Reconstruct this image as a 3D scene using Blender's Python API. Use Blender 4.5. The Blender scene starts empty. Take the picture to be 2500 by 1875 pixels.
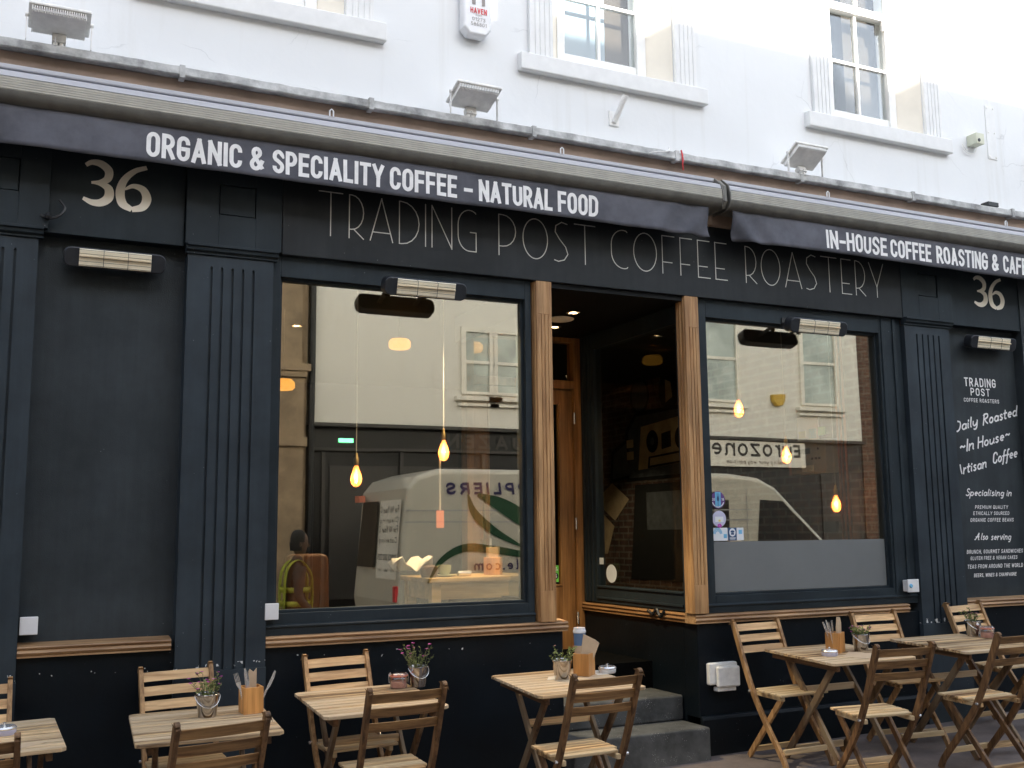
import bpy, math, random
from math import pi, sin, cos, radians
from mathutils import Vector, Matrix, Euler

scn = bpy.context.scene
col = scn.collection

# ------------------------------------------------------------------ camera
cam_d = bpy.data.cameras.new("camera")
cam = bpy.data.objects.new("camera", cam_d)
col.objects.link(cam)
cam_d.sensor_width = 36.0
cam_d.lens = 36.9014
cam_d.clip_start = 0.05
cam_d.clip_end = 500
yaw, tilt, roll = radians(25.495), radians(7.987), radians(-0.6288)
fw = Vector((sin(yaw) * cos(tilt), cos(yaw) * cos(tilt), sin(tilt)))
rt = Vector((cos(yaw), -sin(yaw), 0))
up = rt.cross(fw)
r2 = cos(roll) * rt + sin(roll) * up
u2 = -sin(roll) * rt + cos(roll) * up
M = Matrix((r2, u2, -fw)).transposed().to_4x4()
M.translation = Vector((0, -6.4018, 1.6))
cam.matrix_world = M
scn.camera = cam

# ------------------------------------------------------------------ sky, sun, exposure
SUN_EL, SUN_AZ = radians(22), radians(172)     # azimuth clockwise from +Y
world = bpy.data.worlds.new("World")
scn.world = world
world.use_nodes = True
wn = world.node_tree
sky = wn.nodes.new("ShaderNodeTexSky")
sky.sky_type = 'NISHITA'
sky.sun_disc = False
sky.sun_elevation = SUN_EL
sky.sun_rotation = SUN_AZ
sky.air_density = 1.0
sky.dust_density = 0.8
bg = wn.nodes["Background"]
bg.inputs["Strength"].default_value = 0.15
pale = wn.nodes.new("ShaderNodeMix")            # thin high cloud: the blue is washed towards white
pale.data_type = 'RGBA'
pale.inputs[0].default_value = 0.62
bw_ = wn.nodes.new("ShaderNodeRGBToBW")
wn.links.new(sky.outputs[0], bw_.inputs[0])
wn.links.new(sky.outputs[0], pale.inputs[6])
wn.links.new(bw_.outputs[0], pale.inputs[7])
wn.links.new(pale.outputs[2], bg.inputs["Color"])

sl = bpy.data.lights.new("sun", 'SUN')
sl.energy = 4.0
sl.angle = radians(0.6)
sl.color = (1.0, 0.95, 0.87)
so = bpy.data.objects.new("sun", sl)
col.objects.link(so)
tosun = Vector((sin(SUN_AZ) * cos(SUN_EL), cos(SUN_AZ) * cos(SUN_EL), sin(SUN_EL)))
so.rotation_euler = tosun.to_track_quat('Z', 'Y').to_euler()
so.location = (12, -30, 30)

scn.view_settings.view_transform = 'Standard'
scn.view_settings.look = 'None'
scn.view_settings.gamma = 1
scn.view_settings.exposure = 2.45
scn.cycles.use_denoising = True
scn.cycles.max_bounces = 10
scn.cycles.transparent_max_bounces = 16
scn.cycles.sample_clamp_indirect = 6

# ------------------------------------------------------------------ materials
def newmat(name):
    m = bpy.data.materials.new(name)
    m.use_nodes = True
    nt = m.node_tree
    return m, nt, nt.nodes["Principled BSDF"]

def N(nt, t, **kw):
    n = nt.nodes.new(t)
    for k, v in kw.items():
        if k in n.inputs:
            n.inputs[k].default_value = v
        else:
            setattr(n, k, v)
    return n

def coords(nt, scale=(1, 1, 1), rnd=True):
    tc = N(nt, "ShaderNodeTexCoord")
    mp = N(nt, "ShaderNodeMapping")
    mp.inputs["Scale"].default_value = scale
    if rnd:
        oi = N(nt, "ShaderNodeObjectInfo")
        ml = N(nt, "ShaderNodeMath", operation='MULTIPLY')
        ml.inputs[1].default_value = 37.0
        nt.links.new(oi.outputs["Random"], ml.inputs[0])
        ad = N(nt, "ShaderNodeVectorMath", operation='ADD')
        nt.links.new(tc.outputs["Object"], ad.inputs[0])
        nt.links.new(ml.outputs[0], ad.inputs[1])
        nt.links.new(ad.outputs[0], mp.inputs["Vector"])
    else:
        nt.links.new(tc.outputs["Object"], mp.inputs["Vector"])
    return tc, mp

def ramp(nt, fac, stops):
    r = N(nt, "ShaderNodeValToRGB")
    e = r.color_ramp.elements
    while len(e) < len(stops):
        e.new(0.5)
    for i, (p, c) in enumerate(stops):
        e[i].position = p
        e[i].color = (*c, 1) if len(c) == 3 else c
    nt.links.new(fac, r.inputs["Fac"])
    return r

def mixc(nt, fac, a, b, mode='MIX'):
    m = N(nt, "ShaderNodeMix", data_type='RGBA', blend_type=mode)
    for s, v in ((0, fac), (6, a), (7, b)):
        if hasattr(v, "is_linked") or isinstance(v, bpy.types.NodeSocket):
            nt.links.new(v, m.inputs[s])
        elif s == 0:
            m.inputs[0].default_value = v
        else:
            m.inputs[s].default_value = (*v, 1)
    return m.outputs[2]

def bumpn(nt, h, strength, dist=0.002):
    b = N(nt, "ShaderNodeBump")
    b.inputs["Strength"].default_value = strength
    b.inputs["Distance"].default_value = dist
    nt.links.new(h, b.inputs["Height"])
    return b.outputs[0]

def pmat(name, c, var=0.15, scale=6, rough=0.5, metal=0.0, bump=0.0, bscale=60, bdist=0.002, stretch=(1, 1, 1), rnd=True,
         specks=None, coat=0.0, tint=None):
    m, nt, b = newmat(name)
    tc, mp = coords(nt, stretch, rnd)
    n = N(nt, "ShaderNodeTexNoise", Scale=scale, Detail=6.0, Roughness=0.6)
    nt.links.new(mp.outputs[0], n.inputs["Vector"])
    lo = tuple(x * (1 - var) for x in c)
    hi = tuple(min(1, x * (1 + var)) for x in (tint or c))
    r = ramp(nt, n.outputs[0], [(0.3, lo), (0.7, hi)])
    cs = r.outputs[0]
    if specks:                      # small flecks: (scale, size, colour)
        v = N(nt, "ShaderNodeTexVoronoi", Scale=specks[0])
        nt.links.new(mp.outputs[0], v.inputs["Vector"])
        k = ramp(nt, v.outputs["Distance"], [(specks[1], (1, 1, 1)), (specks[1] * 1.25, (0, 0, 0))])
        nz = N(nt, "ShaderNodeTexNoise", Scale=specks[0] * 0.13)
        nt.links.new(mp.outputs[0], nz.inputs["Vector"])
        k2 = ramp(nt, nz.outputs[0], [(0.56, (0, 0, 0)), (0.6, (1, 1, 1))])
        f = N(nt, "ShaderNodeMath", operation='MULTIPLY')
        nt.links.new(k.outputs[0], f.inputs[0])
        nt.links.new(k2.outputs[0], f.inputs[1])
        cs = mixc(nt, f.outputs[0], cs, specks[2])
    nt.links.new(cs, b.inputs["Base Color"])
    b.inputs["Roughness"].default_value = rough
    b.inputs["Metallic"].default_value = metal
    b.inputs["Coat Weight"].default_value = coat
    if bump:
        n2 = N(nt, "ShaderNodeTexNoise", Scale=bscale, Detail=5.0)
        nt.links.new(mp.outputs[0], n2.inputs["Vector"])
        nt.links.new(bumpn(nt, n2.outputs[0], bump, bdist), b.inputs["Normal"])
    return m

def wood(name, dark, light, axis, rough=0.6, grain=1.0, slat=None, weather=None, bump=0.35):
    m, nt, b = newmat(name)
    st = [1.0, 1.0, 1.0]
    st[axis] = 0.05
    tc, mp = coords(nt, st)
    n = N(nt, "ShaderNodeTexNoise", Scale=34 * grain, Detail=7.0, Roughness=0.65, Distortion=0.4)
    nt.links.new(mp.outputs[0], n.inputs["Vector"])
    r = ramp(nt, n.outputs[0], [(0.37, dark), (0.5, tuple((a + c) / 2 for a, c in zip(dark, light))), (0.62, light)])
    cs = r.outputs[0]
    st2 = [5.0, 5.0, 5.0]
    st2[axis] = 1.2
    tc2, mp2 = coords(nt, st2)
    n2 = N(nt, "ShaderNodeTexNoise", Scale=1.6, Detail=4.0)
    nt.links.new(mp2.outputs[0], n2.inputs["Vector"])
    r2 = ramp(nt, n2.outputs[0], [(0.35, (0.78, 0.76, 0.74)), (0.65, (1.2, 1.18, 1.14))])
    cs = mixc(nt, 1.0, cs, r2.outputs[0], 'MULTIPLY')
    if slat:                        # boards of one part differ: (axis index, pitch)
        sx = N(nt, "ShaderNodeSeparateXYZ")
        nt.links.new(tc.outputs["Object"], sx.inputs[0])
        d = N(nt, "ShaderNodeMath", operation='DIVIDE')
        d.inputs[1].default_value = slat[1]
        nt.links.new(sx.outputs[slat[0]], d.inputs[0])
        fl = N(nt, "ShaderNodeMath", operation='FLOOR')
        nt.links.new(d.outputs[0], fl.inputs[0])
        oi = N(nt, "ShaderNodeObjectInfo")
        ad = N(nt, "ShaderNodeMath", operation='ADD')
        nt.links.new(fl.outputs[0], ad.inputs[0])
        nt.links.new(oi.outputs["Random"], ad.inputs[1])
        w = N(nt, "ShaderNodeTexWhiteNoise", noise_dimensions='1D')
        nt.links.new(ad.outputs[0], w.inputs["W"])
        r3 = ramp(nt, w.outputs["Value"], [(0.0, (0.62, 0.59, 0.56)), (1.0, (1.24, 1.22, 1.18))])
        cs = mixc(nt, 1.0, cs, r3.outputs[0], 'MULTIPLY')
    ob = N(nt, "ShaderNodeObjectInfo")      # no two pieces have quite the same tone
    r5 = ramp(nt, ob.outputs["Random"], [(0.0, (0.84, 0.82, 0.79)), (1.0, (1.12, 1.11, 1.09))])
    cs = mixc(nt, 1.0, cs, r5.outputs[0], 'MULTIPLY')
    if weather:                     # silvered patches
        n4 = N(nt, "ShaderNodeTexNoise", Scale=7.0, Detail=5.0)
        nt.links.new(mp.outputs[0], n4.inputs["Vector"])
        r4 = ramp(nt, n4.outputs[0], [(0.42, (0, 0, 0)), (0.62, (1, 1, 1))])
        cs = mixc(nt, r4.outputs[0], cs, weather)
    nt.links.new(cs, b.inputs["Base Color"])
    b.inputs["Roughness"].default_value = rough
    nt.links.new(bumpn(nt, n.outputs[0], bump, 0.0015), b.inputs["Normal"])
    return m

def emat(name, c, s):
    m, nt, b = newmat(name)
    b.inputs["Base Color"].default_value = (*c, 1)
    b.inputs["Emission Color"].default_value = (*c, 1)
    b.inputs["Emission Strength"].default_value = s
    return m

def glassmat(name, base, edge=0.35, tint=(1, 1, 1), wave=0.0, rtint=(1, 1, 1), wscale=1.2):
    m, nt, b = newmat(name)
    nt.nodes.remove(b)
    out = nt.nodes["Material Output"]
    tr = N(nt, "ShaderNodeBsdfTransparent")
    tr.inputs[0].default_value = (*tint, 1)
    gl = N(nt, "ShaderNodeBsdfGlossy")
    gl.inputs["Color"].default_value = (*rtint, 1)
    gl.inputs["Roughness"].default_value = 0.0
    lw = N(nt, "ShaderNodeLayerWeight")
    lw.inputs["Blend"].default_value = 0.25
    ma = N(nt, "ShaderNodeMath", operation='MULTIPLY_ADD', use_clamp=True)
    ma.inputs[1].default_value = edge
    ma.inputs[2].default_value = base
    nt.links.new(lw.outputs["Fresnel"], ma.inputs[0])
    mx = N(nt, "ShaderNodeMixShader")
    nt.links.new(ma.outputs[0], mx.inputs[0])
    nt.links.new(tr.outputs[0], mx.inputs[1])
    nt.links.new(gl.outputs[0], mx.inputs[2])
    nt.links.new(mx.outputs[0], out.inputs[0])
    if wave:
        tc, mp = coords(nt)
        n = N(nt, "ShaderNodeTexNoise", Scale=wscale, Detail=1.0)
        nt.links.new(mp.outputs[0], n.inputs["Vector"])
        nt.links.new(bumpn(nt, n.outputs[0], wave, 0.02), gl.inputs["Normal"])
    return m

def brickmat(name, c1, c2, mortar, sx=1.0, axis='X', rough=0.85):
    m, nt, b = newmat(name)
    tc, mp = coords(nt, (1, 1, 1), False)
    if axis == 'X':
        mp.inputs["Rotation"].default_value = (radians(90), 0, 0)
    else:
        mp.inputs["Rotation"].default_value = (radians(90), 0, radians(90))
        sp = N(nt, "ShaderNodeSeparateXYZ")
        cb = N(nt, "ShaderNodeCombineXYZ")
        nt.links.new(tc.outputs["Object"], sp.inputs[0])
        nt.links.new(sp.outputs[1], cb.inputs[0])
        nt.links.new(sp.outputs[2], cb.inputs[1])
        mp = cb
    br = N(nt, "ShaderNodeTexBrick", Scale=1.0 * sx)
    br.inputs["Color1"].default_value = (*c1, 1)
    br.inputs["Color2"].default_value = (*c2, 1)
    br.inputs["Mortar"].default_value = (*mortar, 1)
    br.inputs["Mortar Size"].default_value = 0.012
    br.inputs["Brick Width"].default_value = 0.23
    br.inputs["Row Height"].default_value = 0.078
    nt.links.new(mp.outputs[0], br.inputs["Vector"])
    nz = N(nt, "ShaderNodeTexNoise", Scale=9.0, Detail=6.0)
    nt.links.new(tc.outputs["Object"], nz.inputs["Vector"])
    r = ramp(nt, nz.outputs[0], [(0.3, (0.45, 0.45, 0.45)), (0.7, (1.25, 1.2, 1.15))])
    cs = mixc(nt, 1.0, br.outputs[0], r.outputs[0], 'MULTIPLY')
    nt.links.new(cs, b.inputs["Base Color"])
    b.inputs["Roughness"].default_value = rough
    nt.links.new(bumpn(nt, nz.outputs[0], 0.4, 0.01), b.inputs["Normal"])
    return m

def wallwhite(name, c, crack=True):
    m, nt, b = newmat(name)
    tc, mp = coords(nt, (1, 1, 1), False)
    n = N(nt, "ShaderNodeTexNoise", Scale=1.1, Detail=7.0, Roughness=0.6)
    nt.links.new(mp.outputs[0], n.inputs["Vector"])
    r = ramp(nt, n.outputs[0], [(0.3, tuple(x * 0.965 for x in c)), (0.7, c)])
    cs = r.outputs[0]
    if crack:
        nd = N(nt, "ShaderNodeTexNoise", Scale=5.0, Detail=4.0)
        nt.links.new(mp.outputs[0], nd.inputs["Vector"])
        ad = mixc(nt, 0.12, mp.outputs[0], nd.outputs[1])
        v = N(nt, "ShaderNodeTexVoronoi", Scale=1.1, feature='DISTANCE_TO_EDGE')
        nt.links.new(ad, v.inputs["Vector"])
        k = ramp(nt, v.outputs["Distance"], [(0.0, (1, 1, 1)), (0.004, (0, 0, 0))])
        nm = N(nt, "ShaderNodeTexNoise", Scale=1.7)
        nt.links.new(mp.outputs[0], nm.inputs["Vector"])
        k2 = ramp(nt, nm.outputs[0], [(0.52, (0, 0, 0)), (0.6, (0.35, 0.35, 0.35))])
        f = N(nt, "ShaderNodeMath", operation='MULTIPLY')
        nt.links.new(k.outputs[0], f.inputs[0])
        nt.links.new(k2.outputs[0], f.inputs[1])
        cs = mixc(nt, f.outputs[0], cs, tuple(x * 0.45 for x in c))
        # rain streaks
        _, mp2 = coords(nt, (9, 9, 0.5), False)
        n3 = N(nt, "ShaderNodeTexNoise", Scale=1.0, Detail=5.0)
        nt.links.new(mp2.outputs[0], n3.inputs["Vector"])
        r3 = ramp(nt, n3.outputs[0], [(0.58, (1, 1, 1)), (0.80, (0.92, 0.91, 0.89))])
        cs = mixc(nt, 1.0, cs, r3.outputs[0], 'MULTIPLY')
    nt.links.new(cs, b.inputs["Base Color"])
    b.inputs["Roughness"].default_value = 0.75
    n2 = N(nt, "ShaderNodeTexNoise", Scale=14.0, Detail=6.0)
    nt.links.new(mp.outputs[0], n2.inputs["Vector"])
    nt.links.new(bumpn(nt, n2.outputs[0], 0.14, 0.012), b.inputs["Normal"])
    return m

def navymat(name, c, rough=0.5, bump=0.12, bscale=120, chips=None, bdist=0.002, streak=0.0):
    """dark painted joinery: faint blotches, specks of white paint, chips in a band of heights"""
    m, nt, b = newmat(name)
    tc, mp = coords(nt, (1, 1, 1), False)
    n = N(nt, "ShaderNodeTexNoise", Scale=2.2, Detail=6.0, Roughness=0.6)
    nt.links.new(mp.outputs[0], n.inputs["Vector"])
    r = ramp(nt, n.outputs[0], [(0.3, tuple(x * 0.72 for x in c)), (0.7, tuple(x * 1.26 for x in c))])
    cs = r.outputs[0]
    v = N(nt, "ShaderNodeTexVoronoi", Scale=26.0)
    nt.links.new(mp.outputs[0], v.inputs["Vector"])
    k = ramp(nt, v.outputs["Distance"], [(0.05, (1, 1, 1)), (0.07, (0, 0, 0))])
    nz = N(nt, "ShaderNodeTexNoise", Scale=2.6, Detail=3.0)
    nt.links.new(mp.outputs[0], nz.inputs["Vector"])
    k2 = ramp(nt, nz.outputs[0], [(0.55, (0, 0, 0)), (0.62, (0.6, 0.6, 0.6))])
    f = N(nt, "ShaderNodeMath", operation='MULTIPLY')
    nt.links.new(k.outputs[0], f.inputs[0])
    nt.links.new(k2.outputs[0], f.inputs[1])
    cs = mixc(nt, f.outputs[0], cs, (0.35, 0.36, 0.38))
    if chips:
        sx = N(nt, "ShaderNodeSeparateXYZ")
        nt.links.new(tc.outputs["Object"], sx.inputs[0])
        d = N(nt, "ShaderNodeMath", operation='SUBTRACT')
        d.inputs[1].default_value = chips[0]
        nt.links.new(sx.outputs[2], d.inputs[0])
        a = N(nt, "ShaderNodeMath", operation='ABSOLUTE')
        nt.links.new(d.outputs[0], a.inputs[0])
        lt = N(nt, "ShaderNodeMath", operation='LESS_THAN')
        lt.inputs[1].default_value = chips[1]
        nt.links.new(a.outputs[0], lt.inputs[0])
        n4 = N(nt, "ShaderNodeTexNoise", Scale=chips[2], Detail=2.0)
        nt.links.new(mp.outputs[0], n4.inputs["Vector"])
        k4 = ramp(nt, n4.outputs[0], [(chips[3], (0, 0, 0)), (chips[3] + 0.01, (1, 1, 1))])
        f4 = N(nt, "ShaderNodeMath", operation='MULTIPLY')
        nt.links.new(k4.outputs[0], f4.inputs[0])
        nt.links.new(lt.outputs[0], f4.inputs[1])
        cs = mixc(nt, f4.outputs[0], cs, (0.7, 0.7, 0.68))
    _, mpv = coords(nt, (11, 11, 0.7), False)      # brush marks and old drips
    nv = N(nt, "ShaderNodeTexNoise", Scale=1.6, Detail=6.0, Roughness=0.7)
    nt.links.new(mpv.outputs[0], nv.inputs["Vector"])
    rv = ramp(nt, nv.outputs[0], [(0.3, (0.91, 0.91, 0.91)), (0.72, (1.12, 1.12, 1.12))])
    cs = mixc(nt, 1.0, cs, rv.outputs[0], 'MULTIPLY')
    nt.links.new(cs, b.inputs["Base Color"])
    b.inputs["Roughness"].default_value = rough
    n2 = N(nt, "ShaderNodeTexNoise", Scale=bscale, Detail=4.0)
    nt.links.new(mp.outputs[0], n2.inputs["Vector"])
    b.inputs["Specular IOR Level"].default_value = 0.18
    nt.links.new(bumpn(nt, n2.outputs[0], bump, bdist), b.inputs["Normal"])
    return m

NAVY = (0.022, 0.0305, 0.037)
MT = {}
MT['white_wall'] = wallwhite("white_wall_paint", (0.785, 0.795, 0.80))
MT['white_trim'] = pmat("white_trim_paint", (0.76, 0.76, 0.75), 0.05, 9, 0.55, bump=0.1, bscale=30, rnd=False)
MT['cream'] = pmat("cream_reveal_paint", (0.76, 0.71, 0.62), 0.05, 4, 0.6, rnd=False)
MT['navy'] = navymat("navy_paint", NAVY)
MT['navy_rough'] = navymat("navy_render", (0.036, 0.0435, 0.0485), 0.6, 0.5, 160, bdist=0.003)
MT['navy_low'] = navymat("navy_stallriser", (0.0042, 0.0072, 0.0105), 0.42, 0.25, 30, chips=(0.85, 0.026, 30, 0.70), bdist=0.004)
MT['navy_pil'] = navymat("navy_pilaster", (0.0335, 0.044, 0.0535), 0.48, 0.1, 90, chips=(0.845, 0.018, 26, 0.60))
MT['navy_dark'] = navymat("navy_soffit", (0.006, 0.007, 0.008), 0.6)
MT['fascia'] = navymat("fascia_board", (0.023, 0.0265, 0.030), 0.42, 0.05, 60)
MT['letter_cream'] = pmat("cream_number", (0.84, 0.78, 0.67), 0.06, 8, 0.45, rnd=False)
MT['letter_white'] = pmat("white_sign_paint", (0.84, 0.83, 0.82), 0.08, 20, 0.6, rnd=False)
MT['letter_thin'] = pmat("silver_sign_paint", (0.60, 0.59, 0.55), 0.1, 20, 0.5, rnd=False)
MT['oak_z'] = wood("oak_upright", (0.30, 0.152, 0.058), (0.53, 0.315, 0.145), 2, 0.5)
MT['oak_x'] = wood("oak_level", (0.27, 0.15, 0.07), (0.50, 0.325, 0.18), 0, 0.5)
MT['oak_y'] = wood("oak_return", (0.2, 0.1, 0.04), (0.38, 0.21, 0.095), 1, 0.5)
MT['door_wood'] = wood("door_oak", (0.21, 0.095, 0.03), (0.38, 0.19, 0.07), 2, 0.45)
TD, TL, TG = (0.16, 0.085, 0.032), (0.47, 0.31, 0.145), (0.38, 0.32, 0.24)
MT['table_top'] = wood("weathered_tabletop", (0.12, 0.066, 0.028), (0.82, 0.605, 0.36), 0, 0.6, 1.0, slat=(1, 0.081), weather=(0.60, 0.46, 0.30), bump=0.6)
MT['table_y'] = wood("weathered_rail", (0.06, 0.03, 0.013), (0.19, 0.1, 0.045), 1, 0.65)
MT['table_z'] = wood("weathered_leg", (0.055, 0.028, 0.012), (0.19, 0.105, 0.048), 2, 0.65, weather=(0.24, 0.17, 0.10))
MT['seat_x'] = wood("chair_seat_slats", (0.17, 0.09, 0.035), (0.78, 0.54, 0.28), 0, 0.62, slat=(1, 0.066), weather=(0.58, 0.44, 0.26), bump=0.6)
MT['back_x'] = wood("chair_back_slats", (0.46, 0.265, 0.115), (0.74, 0.50, 0.26), 0, 0.5)
MT['back_dark'] = wood("chair_back_slats_dark", (0.14, 0.07, 0.026), (0.42, 0.25, 0.11), 0, 0.6)  # street-side chairs: darker stain, part of it shade put into the colour
MT['chair_z'] = wood("chair_frame_light", (0.20, 0.105, 0.042), (0.48, 0.29, 0.135), 2, 0.6)
MT['chair_dark'] = wood("chair_frame_dark", (0.075, 0.036, 0.014), (0.24, 0.13, 0.056), 2, 0.6)  # same darker stain, with some shade in the colour
MT['caddy'] = wood("caddy_wood", (0.48, 0.22, 0.065), (0.66, 0.34, 0.115), 2, 0.4)
MT['int_wood'] = wood("interior_table_wood", (0.45, 0.3, 0.12), (0.68, 0.5, 0.25), 0, 0.5)
MT['valance'] = pmat("awning_fabric", (0.078, 0.080, 0.098), 0.34, 3.0, 0.8, bump=0.25, bscale=5, bdist=0.02, tint=(0.098, 0.100, 0.120), rnd=False)
MT['alu'] = pmat("awning_bar_paint", (0.44, 0.44, 0.47), 0.08, 40, 0.55, 0.0, stretch=(0.02, 1, 1), rnd=False)
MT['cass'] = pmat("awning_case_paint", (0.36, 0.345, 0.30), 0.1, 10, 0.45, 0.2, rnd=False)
MT['cass_dark'] = pmat("awning_case_under", (0.14, 0.135, 0.12), 0.2, 10, 0.5, 0.2, rnd=False)  # darker copy of the case paint: underside shade is in the colour
MT['lead'] = pmat("weathered_lead", (0.46, 0.46, 0.45), 0.55, 7, 0.75, bump=0.5, bscale=9, bdist=0.02, rnd=False)
MT['cornice'] = pmat("brown_cornice", (0.30, 0.225, 0.175), 0.25, 3, 0.8, bump=0.2, rnd=False)
MT['plastic_w'] = pmat("white_plastic", (0.76, 0.76, 0.77), 0.06, 8, 0.35)
MT['plastic_dirty'] = pmat("dirty_white_plastic", (0.76, 0.75, 0.72), 0.14, 18, 0.5, bump=0.1)
MT['light_grey'] = pmat("floodlight_paint", (0.86, 0.85, 0.82), 0.1, 15, 0.5)
MT['black'] = pmat("black_paint", (0.016, 0.017, 0.019), 0.25, 12, 0.38)
MT['blackmetal'] = pmat("heater_housing", (0.032, 0.036, 0.043), 0.2, 12, 0.33, 0.3)
MT['gold'] = pmat("heater_reflector", (0.95, 0.86, 0.66), 0.05, 10, 0.4, 0.1)
MT['tube'] = pmat("heater_tube", (0.75, 0.62, 0.42), 0.1, 10, 0.15)
MT['steel'] = pmat("polished_steel", (0.80, 0.79, 0.78), 0.1, 10, 0.25, 0.75)
MT['bucket'] = pmat("zinc_bucket", (0.46, 0.44, 0.42), 0.22, 14, 0.13, 1.0)
MT['soil'] = pmat("soil", (0.03, 0.02, 0.013), 0.4, 60, 0.9, bump=0.5)
MT['leaf'] = pmat("leaf_green", (0.10, 0.16, 0.035), 0.55, 30, 0.55, tint=(0.26, 0.30, 0.09))
MT['stem'] = pmat("stem_green", (0.12, 0.13, 0.05), 0.4, 30, 0.6)
MT['flower'] = pmat("flower_magenta", (0.45, 0.04, 0.30), 0.3, 30, 0.5)
MT['flower_dry'] = pmat("flower_faded", (0.30, 0.15, 0.14), 0.4, 30, 0.6)
MT['kraft'] = pmat("kraft_paper", (0.56, 0.42, 0.28), 0.08, 12, 0.8, bump=0.15, bscale=9, bdist=0.01)
MT['paper'] = pmat("paper", (0.78, 0.75, 0.68), 0.05, 12, 0.8)
MT['cup_blue'] = pmat("blue_label", (0.10, 0.17, 0.30), 0.1, 12, 0.4)
MT['green_cup'] = pmat("green_ceramic", (0.42, 0.46, 0.33), 0.05, 12, 0.25)
MT['pink'] = pmat("pink_plastic", (0.66, 0.36, 0.31), 0.08, 12, 0.35)
MT['salmon'] = pmat("salmon_rubber", (0.62, 0.20, 0.13), 0.08, 12, 0.4)
MT['asphalt'] = pmat("road_asphalt", (0.055, 0.055, 0.057), 0.3, 40, 0.85, bump=0.5, bscale=160, bdist=0.004, rnd=False)
MT['pave'] = pmat("pavement_tarmac", (0.15, 0.122, 0.112), 0.35, 3.5, 0.8, bump=0.5, bscale=120, bdist=0.004, rnd=False, specks=(70, 0.16, (0.30, 0.27, 0.25)))
MT['kerb'] = pmat("kerb_stone", (0.25, 0.24, 0.23), 0.2, 8, 0.8, bump=0.3, rnd=False)
MT['matt_black_step'] = pmat('matt_black_step', (0.006, 0.006, 0.006), 0.3, 40, 0.95, rnd=False)  # near-black finish of the third step, no sheen
MT['matt_black_step'].node_tree.nodes['Principled BSDF'].inputs['Specular IOR Level'].default_value = 0.0
MT['step'] = pmat("concrete_step", (0.066, 0.068, 0.067), 0.6, 5, 0.85, bump=0.8, bscale=60, rnd=False, specks=(90, 0.17, (0.34, 0.34, 0.33)))
MT['glass'] = glassmat("shop_window_glass", 0.30, 0.2, (1.0, 0.97, 0.9), 0.035, (1.0, 0.94, 0.80), 0.9)
MT['glass_up'] = glassmat("sash_glass", 0.035, 0.12, (0.95, 0.97, 0.97), 0.12, wscale=2.2)
MT['glass_side'] = glassmat("entrance_glass", 0.0, 0.05, (0.8, 0.82, 0.8), 0.02)
MT['jar'] = glassmat("jar_glass", 0.12, 0.6, (0.97, 0.95, 0.94))
MT['film'] = pmat("frosted_film", (0.165, 0.175, 0.178), 0.05, 3, 0.45, rnd=False)
MT['brick_in'] = brickmat("interior_brick", (0.075, 0.040, 0.032), (0.125, 0.072, 0.057), (0.16, 0.14, 0.125), axis='Y')
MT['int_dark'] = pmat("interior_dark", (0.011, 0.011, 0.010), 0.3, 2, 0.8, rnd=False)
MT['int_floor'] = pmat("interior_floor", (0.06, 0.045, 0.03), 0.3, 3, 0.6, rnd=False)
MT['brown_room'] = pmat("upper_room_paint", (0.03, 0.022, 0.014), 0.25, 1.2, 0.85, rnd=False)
MT['leather'] = pmat("tan_leather", (0.07, 0.027, 0.009), 0.35, 7, 0.42, bump=0.2, bscale=40)
MT['hivis'] = pmat("hivis_yellow", (0.33, 0.37, 0.03), 0.1, 12, 0.6)
MT['cloth_dark'] = pmat("dark_jacket", (0.018, 0.018, 0.02), 0.3, 12, 0.85)
MT['skin'] = pmat("skin", (0.13, 0.075, 0.05), 0.08, 12, 0.5)  # darkened tone: the backlight is put into the colour
MT['copper'] = pmat("copper_pipe", (0.42, 0.17, 0.09), 0.2, 12, 0.3, 0.9)
MT['brass'] = pmat("brass", (0.62, 0.44, 0.18), 0.15, 12, 0.3, 1.0)
MT['grey_box'] = pmat("meter_grey", (0.36, 0.37, 0.39), 0.1, 5, 0.5)
MT['mural_grey'] = pmat("mural_grey", (0.10, 0.11, 0.12), 0.3, 9, 0.8)
MT['mural_tan'] = pmat("mural_tan", (0.66, 0.51, 0.32), 0.2, 9, 0.8)
MT['mural_black'] = pmat("mural_black", (0.012, 0.012, 0.012), 0.2, 9, 0.8)
MT['cord'] = pmat("lamp_cord", (0.42, 0.40, 0.36), 0.1, 9, 0.7)
MT['filament'] = emat("lit_filament", (1.0, 0.66, 0.30), 2.6)
MT['bulb'] = None
MT['downlight'] = emat("lit_downlight", (1.0, 0.78, 0.5), 6.0)
MT['neon'] = emat("lit_green_sign", (0.12, 1.0, 0.35), 1.6)
MT['amber_lit'] = emat("lit_amber_shade", (1.0, 0.44, 0.06), 0.30)
m, nt, b = newmat("bulb_glass")
b.inputs["Base Color"].default_value = (1.0, 0.5, 0.2, 1)
b.inputs["Roughness"].default_value = 0.1
b.inputs["Alpha"].default_value = 0.6
b.inputs["Emission Color"].default_value = (1.0, 0.33, 0.07, 1)
b.inputs["Emission Strength"].default_value = 0.22
MT['bulb'] = m
MT['dim_print'] = pmat('dim_print', (0.05, 0.046, 0.042), 0.1, 5, 0.6, rnd=False)
MT['sky_panel_blue'] = pmat('pale_blue_sky_panel', (0.21, 0.265, 0.31), 0.12, 2, 0.9, rnd=False)
MT['curtain_brown'] = pmat('brown_curtain', (0.028, 0.018, 0.009), 0.35, 3, 0.9, rnd=False)
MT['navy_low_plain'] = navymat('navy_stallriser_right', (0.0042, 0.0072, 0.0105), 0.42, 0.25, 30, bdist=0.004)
MT['opp_white'] = wallwhite("opposite_render", (0.76, 0.73, 0.665))
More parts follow.
